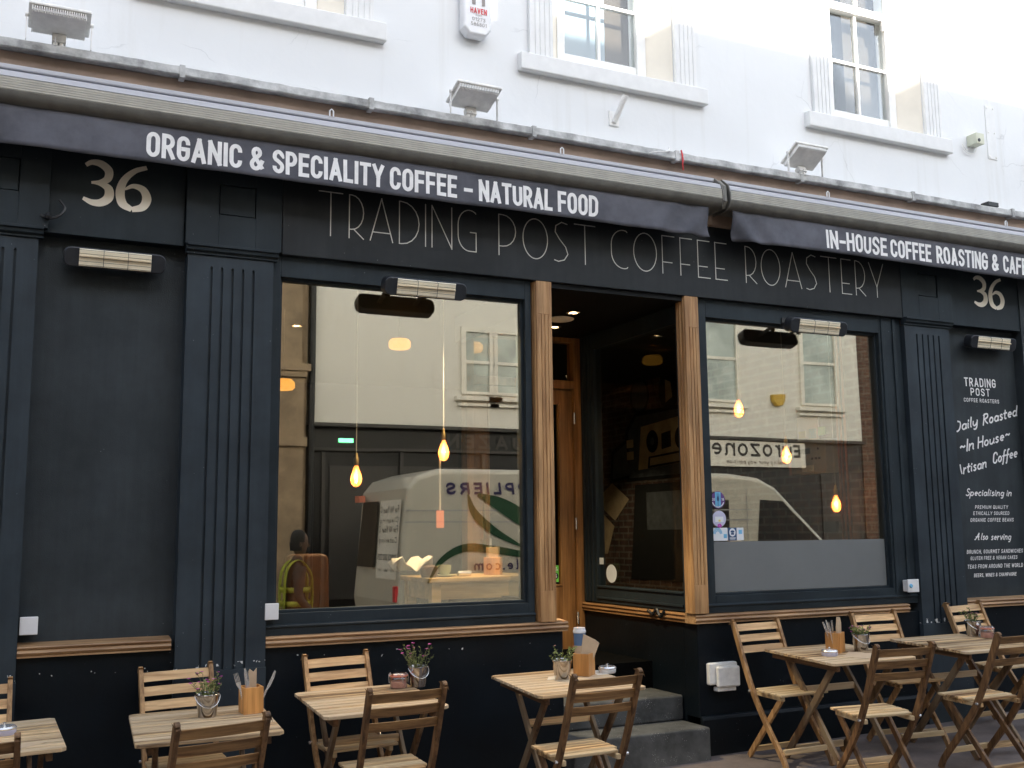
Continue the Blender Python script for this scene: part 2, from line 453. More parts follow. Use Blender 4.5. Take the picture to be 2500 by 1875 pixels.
MT['opp_stone'] = pmat("opposite_stone", (0.30, 0.22, 0.14), 0.3, 2.5, 0.85, bump=0.3, bscale=12, rnd=False)
MT['opp_brick'] = brickmat("opposite_brick", (0.10, 0.05, 0.035), (0.14, 0.07, 0.045), (0.14, 0.12, 0.10))
MT['opp_black'] = pmat("opposite_shop_black", (0.006, 0.006, 0.007), 0.2, 3, 0.5, rnd=False)
MT['opp_trim'] = pmat("opposite_trim", (0.78, 0.74, 0.66), 0.06, 3, 0.6, rnd=False)
MT['opp_glass'] = pmat("opposite_glass", (0.40, 0.45, 0.42), 0.35, 1.5, 0.1, rnd=False)
MT['van'] = pmat("van_paint", (0.52, 0.50, 0.44), 0.05, 2, 0.3, coat=0.5, rnd=False)
MT['van_text'] = pmat("van_navy_vinyl", (0.03, 0.025, 0.10), 0.1, 5, 0.4)
MT['van_green'] = pmat("van_green_vinyl", (0.015, 0.06, 0.03), 0.1, 5, 0.4)
MT['tyre'] = pmat("tyre_rubber", (0.02, 0.02, 0.02), 0.1, 9, 0.8)
MT['red'] = pmat("red_print", (0.62, 0.05, 0.06), 0.08, 12, 0.5)
MT['sticker_purple'] = pmat("purple_sticker", (0.13, 0.05, 0.22), 0.08, 12, 0.5)
MT['sticker_lilac'] = pmat("lilac_sticker", (0.52, 0.53, 0.70), 0.05, 12, 0.5)
MT['sticker_white'] = pmat("white_sticker", (0.76, 0.79, 0.83), 0.04, 12, 0.5)
MT['sticker_blue'] = pmat("blue_sticker", (0.03, 0.08, 0.19), 0.08, 12, 0.5)
MT['sticker_cyan'] = pmat("pale_blue_sticker", (0.16, 0.46, 0.72), 0.08, 12, 0.5)
MT['sticker_magenta'] = pmat("magenta_sticker", (0.45, 0.05, 0.42), 0.08, 12, 0.5)
MT['sticker_green'] = pmat("green_sticker", (0.17, 0.62, 0.10), 0.08, 12, 0.5)
MT['sticker_yellow'] = pmat("yellow_print", (0.8, 0.7, 0.2), 0.08, 12, 0.5)
MT['grey_print'] = pmat("grey_print", (0.30, 0.27, 0.25), 0.08, 12, 0.6)
MT['cctv'] = pmat("cream_box_plastic", (0.62, 0.63, 0.50), 0.08, 12, 0.5)
MT['lavender'] = pmat("lavender_plastic", (0.55, 0.55, 0.72), 0.05, 12, 0.35)
MT['yellow_box'] = pmat("yellow_alarm_plastic", (0.55, 0.35, 0.04), 0.1, 12, 0.5)

# ------------------------------------------------------------------ mesh builder
class MB:
    def __init__(s):
        s.v, s.f, s.m = [], [], []
    def face(s, idx, mi=0):
        s.f.append(tuple(idx)); s.m.append(mi)
    def add(s, verts, faces, mi=0):
        o = len(s.v)
        s.v += [tuple(v) for v in verts]
        for f in faces:
            s.f.append(tuple(i + o for i in f)); s.m.append(mi)
    def box(s, a, b, mi=0):
        x0, y0, z0 = (min(p, q) for p, q in zip(a, b))
        x1, y1, z1 = (max(p, q) for p, q in zip(a, b))
        s.add([(x0, y0, z0), (x1, y0, z0), (x1, y1, z0), (x0, y1, z0), (x0, y0, z1), (x1, y0, z1), (x1, y1, z1), (x0, y1, z1)],
              [(0, 3, 2, 1), (4, 5, 6, 7), (0, 1, 5, 4), (1, 2, 6, 5), (2, 3, 7, 6), (3, 0, 4, 7)], mi)
        return s
    def bar(s, p, q, w, t, side=(1, 0, 0), mi=0):
        """box along p-q; w measured along side, t across"""
        p, q = Vector(p), Vector(q)
        d = (q - p).normalized()
        a = Vector(side)
        a = (a - d * a.dot(d)).normalized()
        b = d.cross(a)
        c = []
        for e in (p, q):
            for i, j in ((-1, -1), (1, -1), (1, 1), (-1, 1)):
                c.append(e + a * (w / 2 * i) + b * (t / 2 * j))
        s.add(c, [(3, 2, 1, 0), (4, 5, 6, 7), (0, 1, 5, 4), (1, 2, 6, 5), (2, 3, 7, 6), (3, 0, 4, 7)], mi)
        return s
    def prism(s, poly, ax, a, b, mi=0):
        """polygon in the two other axes, extruded along ax from a to b"""
        n = len(poly)
        def P(p, t):
            if ax == 0: return (t, p[0], p[1])
            if ax == 1: return (p[0], t, p[1])
            return (p[0], p[1], t)
        vs = [P(p, a) for p in poly] + [P(p, b) for p in poly]
        fs = [tuple(range(n - 1, -1, -1)), tuple(range(n, 2 * n))]
        fs += [(i, (i + 1) % n, n + (i + 1) % n, n + i) for i in range(n)]
        s.add(vs, fs, mi)
        return s
    def tube(s, path, r, n=8, mi=0, cap=True):
        path = [Vector(p) for p in path]
        rs = r if isinstance(r, (list, tuple)) else [r] * len(path)
        o = len(s.v)
        ref = None
        for i, p in enumerate(path):
            d = (path[min(i + 1, len(path) - 1)] - path[max(i - 1, 0)]).normalized()
            if ref is None:
                ref = Vector((0, 0, 1)) if abs(d.z) < 0.9 else Vector((1, 0, 0))
            a = (ref - d * ref.dot(d)).normalized()
            ref = a
            b = d.cross(a)
            for k in range(n):
                t = 2 * pi * k / n
                s.v.append(tuple(p + (a * cos(t) + b * sin(t)) * rs[i]))
        for i in range(len(path) - 1):
            for k in range(n):
                k2 = (k + 1) % n
                s.face((o + i * n + k, o + i * n + k2, o + (i + 1) * n + k2, o + (i + 1) * n + k), mi)
        if cap:
            s.face([o + k for k in range(n - 1, -1, -1)], mi)
            e = o + (len(path) - 1) * n
            s.face([e + k for k in range(n)], mi)
        return s
    def lathe(s, prof, n=20, c=(0, 0, 0), mi=0):
        """profile of (radius, height) turned about z"""
        o = len(s.v)
        for r, z in prof:
            for k in range(n):
                t = 2 * pi * k / n
                s.v.append((c[0] + r * cos(t), c[1] + r * sin(t), c[2] + z))
        for i in range(len(prof) - 1):
            for k in range(n):
                k2 = (k + 1) % n
                s.face((o + i * n + k, o + i * n + k2, o + (i + 1) * n + k2, o + (i + 1) * n + k), mi)
        if prof[0][0] > 1e-4:
            s.face([o + k for k in range(n - 1, -1, -1)], mi)
        if prof[-1][0] > 1e-4:
            e = o + (len(prof) - 1) * n
            s.face([e + k for k in range(n)], mi)
        return s
    def ngon(s, pts, mi=0):
        s.add(pts, [tuple(range(len(pts)))], mi)
        return s
    def xform(s, mat, start=0):
        s.v[start:] = [tuple(mat @ Vector(v)) for v in s.v[start:]]
        return s
    def build(s, name, mats, parent=None, smooth=False, bevel=0.0, seg=2, label=None):
        me = bpy.data.meshes.new(name)
        me.from_pydata(s.v, [], s.f)
        ms = mats if isinstance(mats, (list, tuple)) else [mats]
        for k in ms:
            me.materials.append(MT[k] if isinstance(k, str) else k)
        for p, i in zip(me.polygons, s.m):
            p.material_index = i
        if smooth:
            me.polygons.foreach_set("use_smooth", [True] * len(me.polygons))
            me.set_sharp_from_angle(angle=radians(38))
        me.update()
        o = bpy.data.objects.new(name, me)
        col.objects.link(o)
        if parent:
            o.parent = parent
        if bevel:
            bv = o.modifiers.new("bevel", 'BEVEL')
            bv.width = bevel
            bv.segments = seg
            bv.limit_method = 'ANGLE'
            bv.angle_limit = radians(40)
        if label:
            o['label'] = label
        return o

def tag(o, label=None, cat=None, group=None, kind=None):
    for k, v in (('label', label), ('category', cat), ('group', group), ('kind', kind)):
        if v:
            o[k] = v
    return o

def thing(name, label, cat, loc=(0, 0, 0), rot=(0, 0, 0), group=None):
    o = bpy.data.objects.new(name, None)
    o.empty_display_size = 0.1
    col.objects.link(o)
    o.location = loc
    o.rotation_euler = rot
    return tag(o, label, cat, group)

def copy_tree(o, parent=None):
    c = o.copy()
    col.objects.link(c)
    c.parent = parent
    for ch in o.children:
        copy_tree(ch, c)
    return c

def sampled(pts, n=8):
    """Catmull-Rom through 2D or 3D points"""
    P = [Vector(p) for p in pts]
    P = [2 * P[0] - P[1]] + P + [2 * P[-1] - P[-2]]
    out = []
    for i in range(1, len(P) - 2):
        for k in range(n):
            t = k / n
            a, b, c, d = P[i - 1], P[i], P[i + 1], P[i + 2]
            out.append(0.5 * ((2 * b) + (c - a) * t + (2 * a - 5 * b + 4 * c - d) * t * t + (3 * b - a - 3 * c + d) * t ** 3))
    out.append(P[-2])
    return out

# ------------------------------------------------------------------ stroke lettering
def arc(cx, cy, rx, ry, a0, a1, n=10):
    return [(cx + rx * cos(radians(a0 + (a1 - a0) * i / n)), cy + ry * sin(radians(a0 + (a1 - a0) * i / n))) for i in range(n + 1)]

def Ln(*q):
    return ('L', [(q[i], q[i + 1]) for i in range(0, len(q), 2)])

def Cv(*ps):
    o = []
    for p in ps:
        o += p if isinstance(p, list) else [p]
    return ('C', o)

def rO(w, r=0.26, x=0.0):
    h = w / 2
    return Cv(arc(x + h, 1 - r, h, r, 0, 180), arc(x + h, r, h, r, 180, 360), [(x + w, 1 - r)])

W_ = 0.40
BOLD = {
 'A': (0.46, [Ln(0, 0, .23, 1), Ln(.23, 1, .46, 0), Ln(.09, .28, .37, .28)]),
 'B': (W_, [Ln(0, 0, 0, 1), Cv((0, 1), arc(.2, .77, .17, .23, 90, -90), (0, .54)), Cv((0, .54), arc(.2, .27, .2, .27, 90, -90), (0, 0))]),
 'C': (W_, [Cv((.4, .70), arc(.2, .74, .2, .26, 0, 180), arc(.2, .26, .2, .26, 180, 360), (.4, .30))]),
 'D': (W_, [Ln(0, 0, 0, 1), Cv((0, 1), (.14, 1), arc(.14, .72, .26, .28, 90, 0), arc(.14, .28, .26, .28, 0, -90), (0, 0))]),
 'E': (.34, [Ln(0, 0, 0, 1), Ln(0, 1, .34, 1), Ln(0, .52, .30, .52), Ln(0, 0, .34, 0)]),
 'F': (.34, [Ln(0, 0, 0, 1), Ln(0, 1, .34, 1), Ln(0, .5, .30, .5)]),
 'G': (W_, [Cv((.4, .70), arc(.2, .74, .2, .26, 0, 180), arc(.2, .26, .2, .26, 180, 360), (.4, .48)), Ln(.2, .48, .4, .48)]),
 'H': (.42, [Ln(0, 0, 0, 1), Ln(.42, 0, .42, 1), Ln(0, .52, .42, .52)]),
 'I': (.0, [Ln(0, 0, 0, 1)]),
 'J': (.3, [Cv((.3, 1), (.3, .24), arc(.15, .22, .15, .22, 0, -180))]),
 'K': (.42, [Ln(0, 0, 0, 1), Ln(.40, 1, .02, .42), Ln(.14, .56, .42, 0)]),
 'L': (.32, [Ln(0, 0, 0, 1), Ln(0, 0, .32, 0)]),
 'M': (.56, [Ln(0, 0, 0, 1), Ln(0, 1, .28, .3), Ln(.28, .3, .56, 1), Ln(.56, 1, .56, 0)]),
 'N': (.44, [Ln(0, 0, 0, 1), Ln(0, 1, .44, 0), Ln(.44, 0, .44, 1)]),
 'O': (W_, [rO(W_)]),
 'P': (.38, [Ln(0, 0, 0, 1), Cv((0, 1), (.16, 1), arc(.16, .72, .22, .28, 90, -90), (0, .44))]),
 'Q': (W_, [rO(W_), Ln(.24, .22, .44, -.06)]),
 'R': (.40, [Ln(0, 0, 0, 1), Cv((0, 1), (.16, 1), arc(.16, .73, .22, .27, 90, -90), (0, .46)), Ln(.2, .46, .40, 0)]),
 'S': (.38, [Cv((.37, .76), arc(.19, .765, .19, .235, 0, 180), arc(.19, .745, .19, .2, 180, 250), (.24, .48), arc(.19, .26, .19, .2, 60, 0), arc(.19, .235, .19, .235, 0, -180), (.0, .26))]),
 'T': (.40, [Ln(.2, 0, .2, 1), Ln(0, 1, .40, 1)]),
 'U': (.42, [Cv((0, 1), (0, .27), arc(.21, .26, .21, .26, 180, 360), (.42, 1))]),
 'V': (.44, [Ln(0, 1, .22, 0), Ln(.22, 0, .44, 1)]),
 'W': (.66, [Ln(0, 1, .16, 0), Ln(.16, 0, .33, .9), Ln(.33, .9, .5, 0), Ln(.5, 0, .66, 1)]),
 'X': (.44, [Ln(0, 0, .44, 1), Ln(0, 1, .44, 0)]),
 'Y': (.44, [Ln(0, 1, .22, .44), Ln(.44, 1, .22, .44), Ln(.22, .46, .22, 0)]),
 'Z': (.40, [Ln(0, 1, .40, 1), Ln(.40, 1, 0, 0), Ln(0, 0, .40, 0)]),
 '&': (.50, [Cv((.5, .0), (.12, .62), arc(.22, .80, .15, .2, 205, -20), (.33, .68), (.1, .44), arc(.19, .22, .19, .22, 130, 300), (.40, .2), (.5, .44))]),
 '-': (.28, [Ln(0, .42, .28, .42)]),
 '~': (.4, [Cv((0, .4), (.1, .52), (.2, .46), (.3, .4), (.4, .52))]),
 '.': (.02, [Ln(0, 0, .02, .03)]),
 ',': (.04, [Ln(.04, .04, 0, -.14)]),
 '0': (W_, [rO(W_)]),
 '1': (.2, [Ln(.2, 0, .2, 1), Ln(0, .8, .2, 1)]),
 '2': (.38, [Cv((0, .74), arc(.19, .76, .19, .24, 180, -20), (.3, .5), (0, 0)), Ln(0, 0, .38, 0)]),
 '3': (.38, [Cv((0, .78), arc(.18, .77, .18, .23, 160, -90), (.12, .54)), Cv((.12, .54), arc(.19, .27, .19, .27, 90, -165))]),
 '5': (.38, [Ln(.36, 1, .04, 1), Ln(.04, 1, .02, .52), Cv((.02, .52), arc(.19, .31, .19, .31, 110, -160))]),
 '6': (.38, [rO(.38, .24, 0) if False else Cv((.34, .9), arc(.19, .74, .19, .26, 50, 180), arc(.19, .26, .19, .26, 180, 360), arc(.19, .32, .19, .26, 0, 180))]),
 '7': (.38, [Ln(0, 1, .38, 1), Ln(.38, 1, .12, 0)]),
 '8': (.38, [Cv(arc(.19, .77, .17, .23, -90, 270)), Cv(arc(.19, .27, .19, .27, -90, 270))]),
 '9': (.38, [Cv(arc(.19, .72, .19, .28, 0, 360)), Cv((.38, .72), (.38, .3), arc(.19, .26, .19, .26, 0, -140))]),
 ' ': (.12, []),
}
lo = {
 'a': (.36, [Cv(arc(.18, .26, .18, .26, 20, 340)), Cv((.36, .52), (.35, .1), (.44, .02))]),
 'b': (.36, [Ln(0, 1, 0, .1), Cv(arc(.18, .26, .18, .26, 180, -180))]),
 'c': (.30, [Cv(arc(.18, .26, .18, .26, 50, 310))]),
 'd': (.36, [Cv(arc(.18, .26, .18, .26, 20, 340)), Cv((.40, 1), (.35, .1), (.44, .02))]),
 'e': (.32, [Cv((.02, .27), (.32, .3), arc(.17, .28, .16, .24, 10, 310))]),
 'f': (.24, [Cv((.30, .92), (.22, 1), (.12, .86), (.08, .3), (.04, -.26), (-.06, -.3)), Ln(-.02, .46, .24, .48)]),
 'g': (.36, [Cv(arc(.18, .26, .18, .26, 20, 340)), Cv((.36, .52), (.34, -.1), (.24, -.34), (.06, -.3))]),
 'h': (.36, [Ln(.04, 1, 0, 0), Cv((.0, .3), (.14, .5), (.30, .48), (.32, .34), (.32, .04), (.40, .0))]),
 'i': (.06, [Cv((.0, .52), (.0, .1), (.08, .0)), Ln(.02, .68, .03, .74)]),
 'k': (.32, [Ln(.04, 1, 0, 0), Ln(.30, .52, .04, .22), Cv((.12, .30), (.22, .06), (.34, .0))]),
 'l': (.08, [Cv((.04, 1), (.0, .14), (.10, .0))]),
 'm': (.56, [Ln(0, .52, 0, 0), Cv((0, .3), (.12, .52), (.25, .44), (.26, 0)), Cv((.26, .3), (.40, .52), (.54, .44), (.54, 0))]),
 'n': (.36, [Ln(0, .52, 0, 0), Cv((0, .3), (.14, .5), (.30, .48), (.32, .34), (.32, .06), (.40, .0))]),
 'o': (.34, [Cv(arc(.17, .26, .17, .26, 90, 450))]),
 'p': (.36, [Ln(0, .52, -.04, -.36), Cv(arc(.18, .26, .18, .26, 180, -180))]),
 'r': (.24, [Ln(0, .52, 0, 0), Cv((0, .26), (.1, .46), (.24, .50))]),
 's': (.28, [Cv((.27, .46), (.14, .53), (.04, .42), (.14, .28), (.26, .16), (.16, .0), (.0, .06))]),
 't': (.22, [Cv((.08, .88), (.05, .2), (.10, .02), (.22, .04)), Ln(-.04, .54, .22, .56)]),
 'u': (.36, [Cv((0, .52), (0, .14), (.1, .0), (.24, .04), (.34, .24)), Cv((.36, .52), (.35, .1), (.44, .02))]),
 'v': (.32, [Ln(0, .52, .14, 0), Ln(.14, 0, .32, .52)]),
 'w': (.50, [Ln(0, .52, .12, 0), Ln(.12, 0, .25, .48), Ln(.25, .48, .38, 0), Ln(.38, 0, .5, .52)]),
 'y': (.36, [Cv((0, .52), (0, .16), (.12, .02), (.26, .1), (.34, .3)), Cv((.37, .52), (.34, -.1), (.22, -.34), (.04, -.28))]),
 'z': (.30, [Ln(0, .52, .3, .52), Ln(.3, .52, 0, 0), Ln(0, 0, .3, 0)]),
}
SCRIPT = dict(BOLD)
SCRIPT.update(lo)
SCRIPT['D'] = (.34, [Cv((.06, 1), (.30, .82), (.34, .45), (.22, .1), (.02, .0))])      # left stroke worn away
SCRIPT['A'] = (.24, [Cv((.0, 1), (.1, .5), (.24, .0))])                               # left stroke worn away
SCRIPT['R'] = (.44, [Ln(.06, 1, 0, 0), Cv((-.04, .86), (.1, 1), (.36, .96), (.38, .66), (.08, .5)), Cv((.1, .5), (.28, .2), (.46, .0))])
SCRIPT['S'] = (.38, [Cv((.36, .84), (.22, 1), (.06, .86), (.12, .6), (.34, .42), (.34, .12), (.14, .0), (-.04, .14))])
SCRIPT['A2'] = (.44, [Cv((-.02, .02), (.1, .1), (.34, 1)), Cv((.34, 1), (.36, .1), (.46, .0)), Ln(.1, .4, .38, .42)])
DECO = {
 'T': (.58, [Ln(.29, 0, .29, 1), Ln(0, 1, .58, 1)]),
 'R': (.36, [Ln(0, 0, 0, 1), Cv((0, 1), (.06, 1), arc(.06, .60, .30, .40, 90, -90), (0, .20)), Ln(.12, .20, .36, 0)]),
 'A': (.58, [Ln(0, 0, .29, 1), Ln(.29, 1, .58, 0), Ln(.06, .2, .52, .2)]),
 'D': (.52, [Ln(0, 0, 0, 1), Cv((0, 1), (.06, 1), arc(.06, .5, .46, .5, 90, -90), (0, 0))]),
 'I': (.0, [Ln(0, 0, 0, 1)]),
 'N': (.54, [Ln(0, 0, 0, 1), Ln(0, 1, .54, 0), Ln(.54, 0, .54, 1)]),
 'G': (.52, [Cv((.50, .92), arc(.32, .62, .32, .38, 60, 180), arc(.32, .38, .32, .38, 180, 270), (.50, .0), (.50, .46)), Ln(.34, .46, .50, .46)]),
 'P': (.46, [Ln(0, 0, 0, 1), Cv((0, 1), (.1, 1), arc(.1, .61, .34, .39, 90, -90), (0, .22))]),
 'O': (.66, [Cv(arc(.33, .5, .33, .5, 90, 450, 36))]),
 'S': (.40, [Cv((.38, .96), (.22, 1), (.06, .9), (.04, .74), (.16, .56), (.32, .38), (.38, .2), (.28, .05), (.12, .0), (.0, .03))]),
 'C': (.46, [Cv((.46, .95), arc(.34, .6, .34, .4, 75, 180), arc(.34, .4, .34, .4, 180, 285), (.46, .05))]),
 'F': (.36, [Ln(0, 0, 0, 1), Ln(0, 1, .36, 1), Ln(0, .3, .28, .3)]),
 'E': (.36, [Ln(0, 0, 0, 1), Ln(0, 1, .36, 1), Ln(0, .3, .28, .3), Ln(0, 0, .36, 0)]),
 'Y': (.56, [Ln(0, 1, .28, .3), Ln(.56, 1, .28, .3), Ln(.28, .3, .28, 0)]),
}

def ribbon(mb, P, hw, fr, lift, mi=0):
    """flat mitred strip along 2D points P; fr = (origin, right, up, normal); hw scalar or per point"""
    P = [Vector((p[0], p[1])) for p in P]
    Q = [P[0]]
    H = [hw[0] if isinstance(hw, list) else hw]
    for i, p in enumerate(P[1:], 1):
        if (p - Q[-1]).length > 1e-5:
            Q.append(p)
            H.append(hw[i] if isinstance(hw, list) else hw)
    if len(Q) < 2:
        return
    closed = (Q[0] - Q[-1]).length < 1e-4 and len(Q) > 3
    n = len(Q)
    o, r, u, nn = fr
    L, R = [], []
    for i in range(n):
        if closed:
            a, b = Q[(i - 1) if i else n - 2], Q[(i + 1) if i < n - 1 else 1]
        else:
            a, b = Q[max(i - 1, 0)], Q[min(i + 1, n - 1)]
        d1 = (Q[i] - a).normalized() if (Q[i] - a).length > 1e-9 else (b - Q[i]).normalized()
        d2 = (b - Q[i]).normalized() if (b - Q[i]).length > 1e-9 else d1
        n1 = Vector((-d1.y, d1.x)); n2 = Vector((-d2.y, d2.x))
        m = n1 + n2
        m = m.normalized() if m.length > 1e-6 else n1
        k = 1 / max(0.5, m.dot(n1))
        L.append(Q[i] + m * H[i] * k); R.append(Q[i] - m * H[i] * k)
    vs = []
    for a, b in zip(L, R):
        for c in (a, b):
            vs.append(o + r * c.x + u * c.y + nn * lift)
    mb.add(vs, [(2 * i, 2 * i + 1, 2 * i + 3, 2 * i + 2) for i in range(n - 1)], mi)

def text(mb, s, font, at, height, width=None, stroke=0.1, gap=0.16, shear=0.0, angle=0.0, right=(1, 0, 0), up_=(0, 0, 1), normal=(0, -1, 0),
         lift=0.002, mi=0, anchor='L', jitter=0.0, seed=0):
    """stroke lettering; at = 3D baseline start (or centre); total width fitted when given"""
    rng = random.Random(seed)
    hw = stroke / 2 * height
    inner = height - 2 * hw
    glyphs, x = [], 0.0
    tok = list(s)
    for ch in tok:
        w, st = font[ch]
        glyphs.append((x, st))
        x += w * height + (gap * height if ch != ' ' else gap * height * 0.6) + 2 * hw
    total = x - gap * height
    sx = (width / total) if width else 1.0
    tw = total * sx
    off = {'L': 0.0, 'C': -tw / 2, 'R': -tw}[anchor]
    r = Vector(right); u = Vector(up_); n = Vector(normal)
    ca, sa = cos(radians(angle)), sin(radians(angle))
    rr, uu = r * ca + u * sa, -r * sa + u * ca
    fr = (Vector(at), rr, uu, n)
    k = 0
    for gx, st in glyphs:
        dy = rng.uniform(-jitter, jitter) * height
        for kind, P in st:
            pts = [(off + sx * (gx + hw + p[0] * height) + shear * (hw + p[1] * inner), hw + p[1] * inner + dy) for p in P]
            if kind == 'C' and len(P) < 9:
                pts = [(q.x, q.y) for q in sampled(pts, 5)]
            segs = [pts] if kind == 'C' else [pts[i:i + 2] for i in range(len(pts) - 1)]
            for sg in segs:
                if kind == 'L':
                    a, b = Vector(sg[0]), Vector(sg[1])
                    d = (b - a).normalized() * hw
                    sg = [tuple(a - d), tuple(b + d)]
                k += 1
                ribbon(mb, sg, hw, fr, lift + 0.00025 * (k % 7), mi)
    return tw

def G(u, y):                    # the pavement rises gently to the right and falls to the kerb
    return 0.018 * (u - 4.5) + 0.02 * y
TILT = Matrix.Rotation(0.02, 4, 'X') @ Matrix.Rotation(-0.018, 4, 'Y')
def ground_pose(o, u, y, rz, h=0.0):
    m = TILT @ Matrix.Rotation(rz, 4, 'Z')
    o.rotation_euler = m.to_euler()
    o.location = (u, y, G(u, y) + h)

# ================================================================== THE SETTING
def sheet(name, x0, y0, x1, y1, dz, m, nx=24, ny=8):
    b = MB()
    for j in range(ny + 1):
        for i in range(nx + 1):
            x = x0 + (x1 - x0) * i / nx
            y = y0 + (y1 - y0) * j / ny
            b.v.append((x, y, G(x, y) + dz))
    for j in range(ny):
        for i in range(nx):
            k = j * (nx + 1) + i
            b.face((k, k + 1, k + nx + 2, k + nx + 1))
    return tag(b.build(name, m), kind='structure')
sheet("pavement", -40, -3.0, 60, 0.3, 0.0, 'pave')
b = MB()
for i in range(60):
    x0 = -40 + i * 100 / 60
    x1 = x0 + 100 / 60 - 0.012
    v = []
    for x in (x0, x1):
        for (y, d) in ((-3.0, -0.2), (-3.13, -0.2), (-3.13, 0.004), (-3.0, 0.004)):
            v.append((x, y, G(x, -3.0) + d))
    b.add(v, [(0, 1, 2, 3), (7, 6, 5, 4), (0, 4, 5, 1), (1, 5, 6, 2), (2, 6, 7, 3), (3, 7, 4, 0)])
tag(b.build("kerb", 'kerb', bevel=0.01), kind='structure')
sheet("road", -40, -9.4, 60, -3.0, -0.13, 'asphalt')
sheet("far_pavement", -40, -12, 60, -9.4, 0.0, 'pave')
sheet("ground", -200, -200, 260, 200, -0.45, 'asphalt', 4, 4)

# ================================================================== THE COFFEE SHOP
shop = thing("coffee_shop", "dark navy Victorian shopfront under a white painted upper storey with sash windows", "building")
WY = 0.06                                   # face of the white wall
WIN0 = [-4.77, -2.124, 0.515, 3.154, 5.801, 8.44, 11.08]
b = MB()
XL, XR = -12.0, 20.0
b.box((XL, WY, 4.05), (XR, 0.42, 4.99))
b.box((XL, WY, 6.95), (XR, 0.42, 8.6))
edges = [XL]
for u0 in WIN0:
    edges += [u0 + 0.283, u0 + 1.346]
edges.append(XR)
for i in range(0, len(edges), 2):
    b.box((edges[i], WY, 4.99), (edges[i + 1], 0.42, 6.95))
b.box((XL, 0.0, 8.6), (XR, 0.6, 8.75))
b.build("upper_wall", 'white_wall', shop)
b = MB()                                     # shell: roof, rear and upper floor
b.box((XL, 6.2, 0), (XR, 6.4, 8.6)); b.box((XL, 0.42, 8.3), (XR, 6.2, 8.6)); b.box((XL - 0.2, 0.1, 0), (XL, 6.4, 8.6)); b.box((XR, 0.1, 0), (XR + 0.2, 6.4, 8.6))
b.box((XL, 0.42, 3.50), (XR, 6.2, 4.6))
b.build("masonry", 'int_dark', shop)
b = MB()
b.box((XL + 0.1, 2.6, 4.6), (XR - 0.1, 2.7, 8.3))
for u0 in WIN0:
    b.box((u0 - 0.25, 0.43, 4.61), (u0 - 0.17, 2.6, 8.3))
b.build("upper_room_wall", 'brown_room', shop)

def sash(u0, idx):
    b = MB()
    yg = 0.25
    b.box((u0 + .41, .21, 5.0), (u0 + .475, .33, 6.95)); b.box((u0 + 1.12, .21, 5.0), (u0 + 1.2, .33, 6.95))
    b.box((u0 + .475, yg - .02, 5.0), (u0 + 1.12, yg + .03, 5.196))
    b.box((u0 + .775, yg - .018, 5.196), (u0 + .802, yg + .02, 6.12))
    b.box((u0 + .475, yg - .016, 5.642), (u0 + .775, yg + .018, 5.668)); b.box((u0 + .802, yg - .016, 5.642), (u0 + 1.12, yg + .018, 5.668))
    b.box((u0 + .475, yg - .05, 6.12), (u0 + 1.12, yg + .03, 6.19))
    b.box((u0 + 1.085, yg - .05, 6.03), (u0 + 1.119, yg - .021, 6.12))
    b.box((u0 + .775, yg - .045, 6.19), (u0 + .802, yg - .01, 6.95))
    b.box((u0 + .475, yg - .043, 6.60), (u0 + .775, yg - .012, 6.625)); b.box((u0 + .802, yg - .043, 6.60), (u0 + 1.12, yg - .012, 6.625))
    w = b.build("sash_window", 'white_trim', shop, bevel=0.004)
    g = MB().box((u0 + .475, yg + .002, 5.19), (u0 + 1.12, yg + .006, 6.13)).build("pane", 'glass_up', w)
    MB().box((u0 + .475, yg - .03, 6.185), (u0 + 1.12, yg - .026, 6.95)).build("pane", 'glass_up', w)
    s = MB().prism([(-.005, 4.893), (.01, 4.885), (.03, 4.892), (.25, 4.892), (.25, 5.045), (.0, 5.018), (-.005, 5.012)], 0, u0, u0 + 1.629)
    s.build("sill", 'white_trim', w, bevel=0.005)
    split = .92 if idx == 3 else (.79 if idx == 4 else .70)
    if idx != 4:
        MB().box((u0 + .43, .37, 4.95), (u0 + split, .38, 6.95)).build('sky_panel', 'sky_panel_blue', w)  # added pale blue panel, its colour standing in for mirrored sky
    MB().box((u0 + split, .40, 4.95), (u0 + 1.2, .41, 6.95)).build('curtain', 'curtain_brown', w)
    r = MB()
    r.add([(u0 + .283, .058, 5.0), (u0 + .44, .26, 5.0), (u0 + .44, .26, 6.95), (u0 + .283, .058, 6.95), (u0 + .283, .34, 5.0), (u0 + .283, .34, 6.95)], [(0, 1, 2, 3), (0, 4, 1), (3, 2, 5)])
    r.add([(u0 + 1.346, .058, 5.0), (u0 + 1.165, .26, 5.0), (u0 + 1.165, .26, 6.95), (u0 + 1.346, .058, 6.95), (u0 + 1.346, .34, 5.0), (u0 + 1.346, .34, 6.95)], [(3, 2, 1, 0), (1, 4, 0), (5, 2, 3)])
    r.build("reveal", 'cream', w)
    a = MB()
    for x in (u0 + .085, u0 + 1.352):
        a.box((x, .03, 5.02), (x + .19, .0595, 7.05))
        for k in (.0, .045, .085, .125, .165):
            a.box((x + k, .025, 5.02), (x + k + .026, .03, 7.05))
    a.box((u0 + .05, .0, 7.05), (u0 + 1.58, .0595, 7.2))
    a.build("architrave", 'white_trim', w, bevel=0.004)
for i, u0 in enumerate(WIN0):
    sash(u0, i)

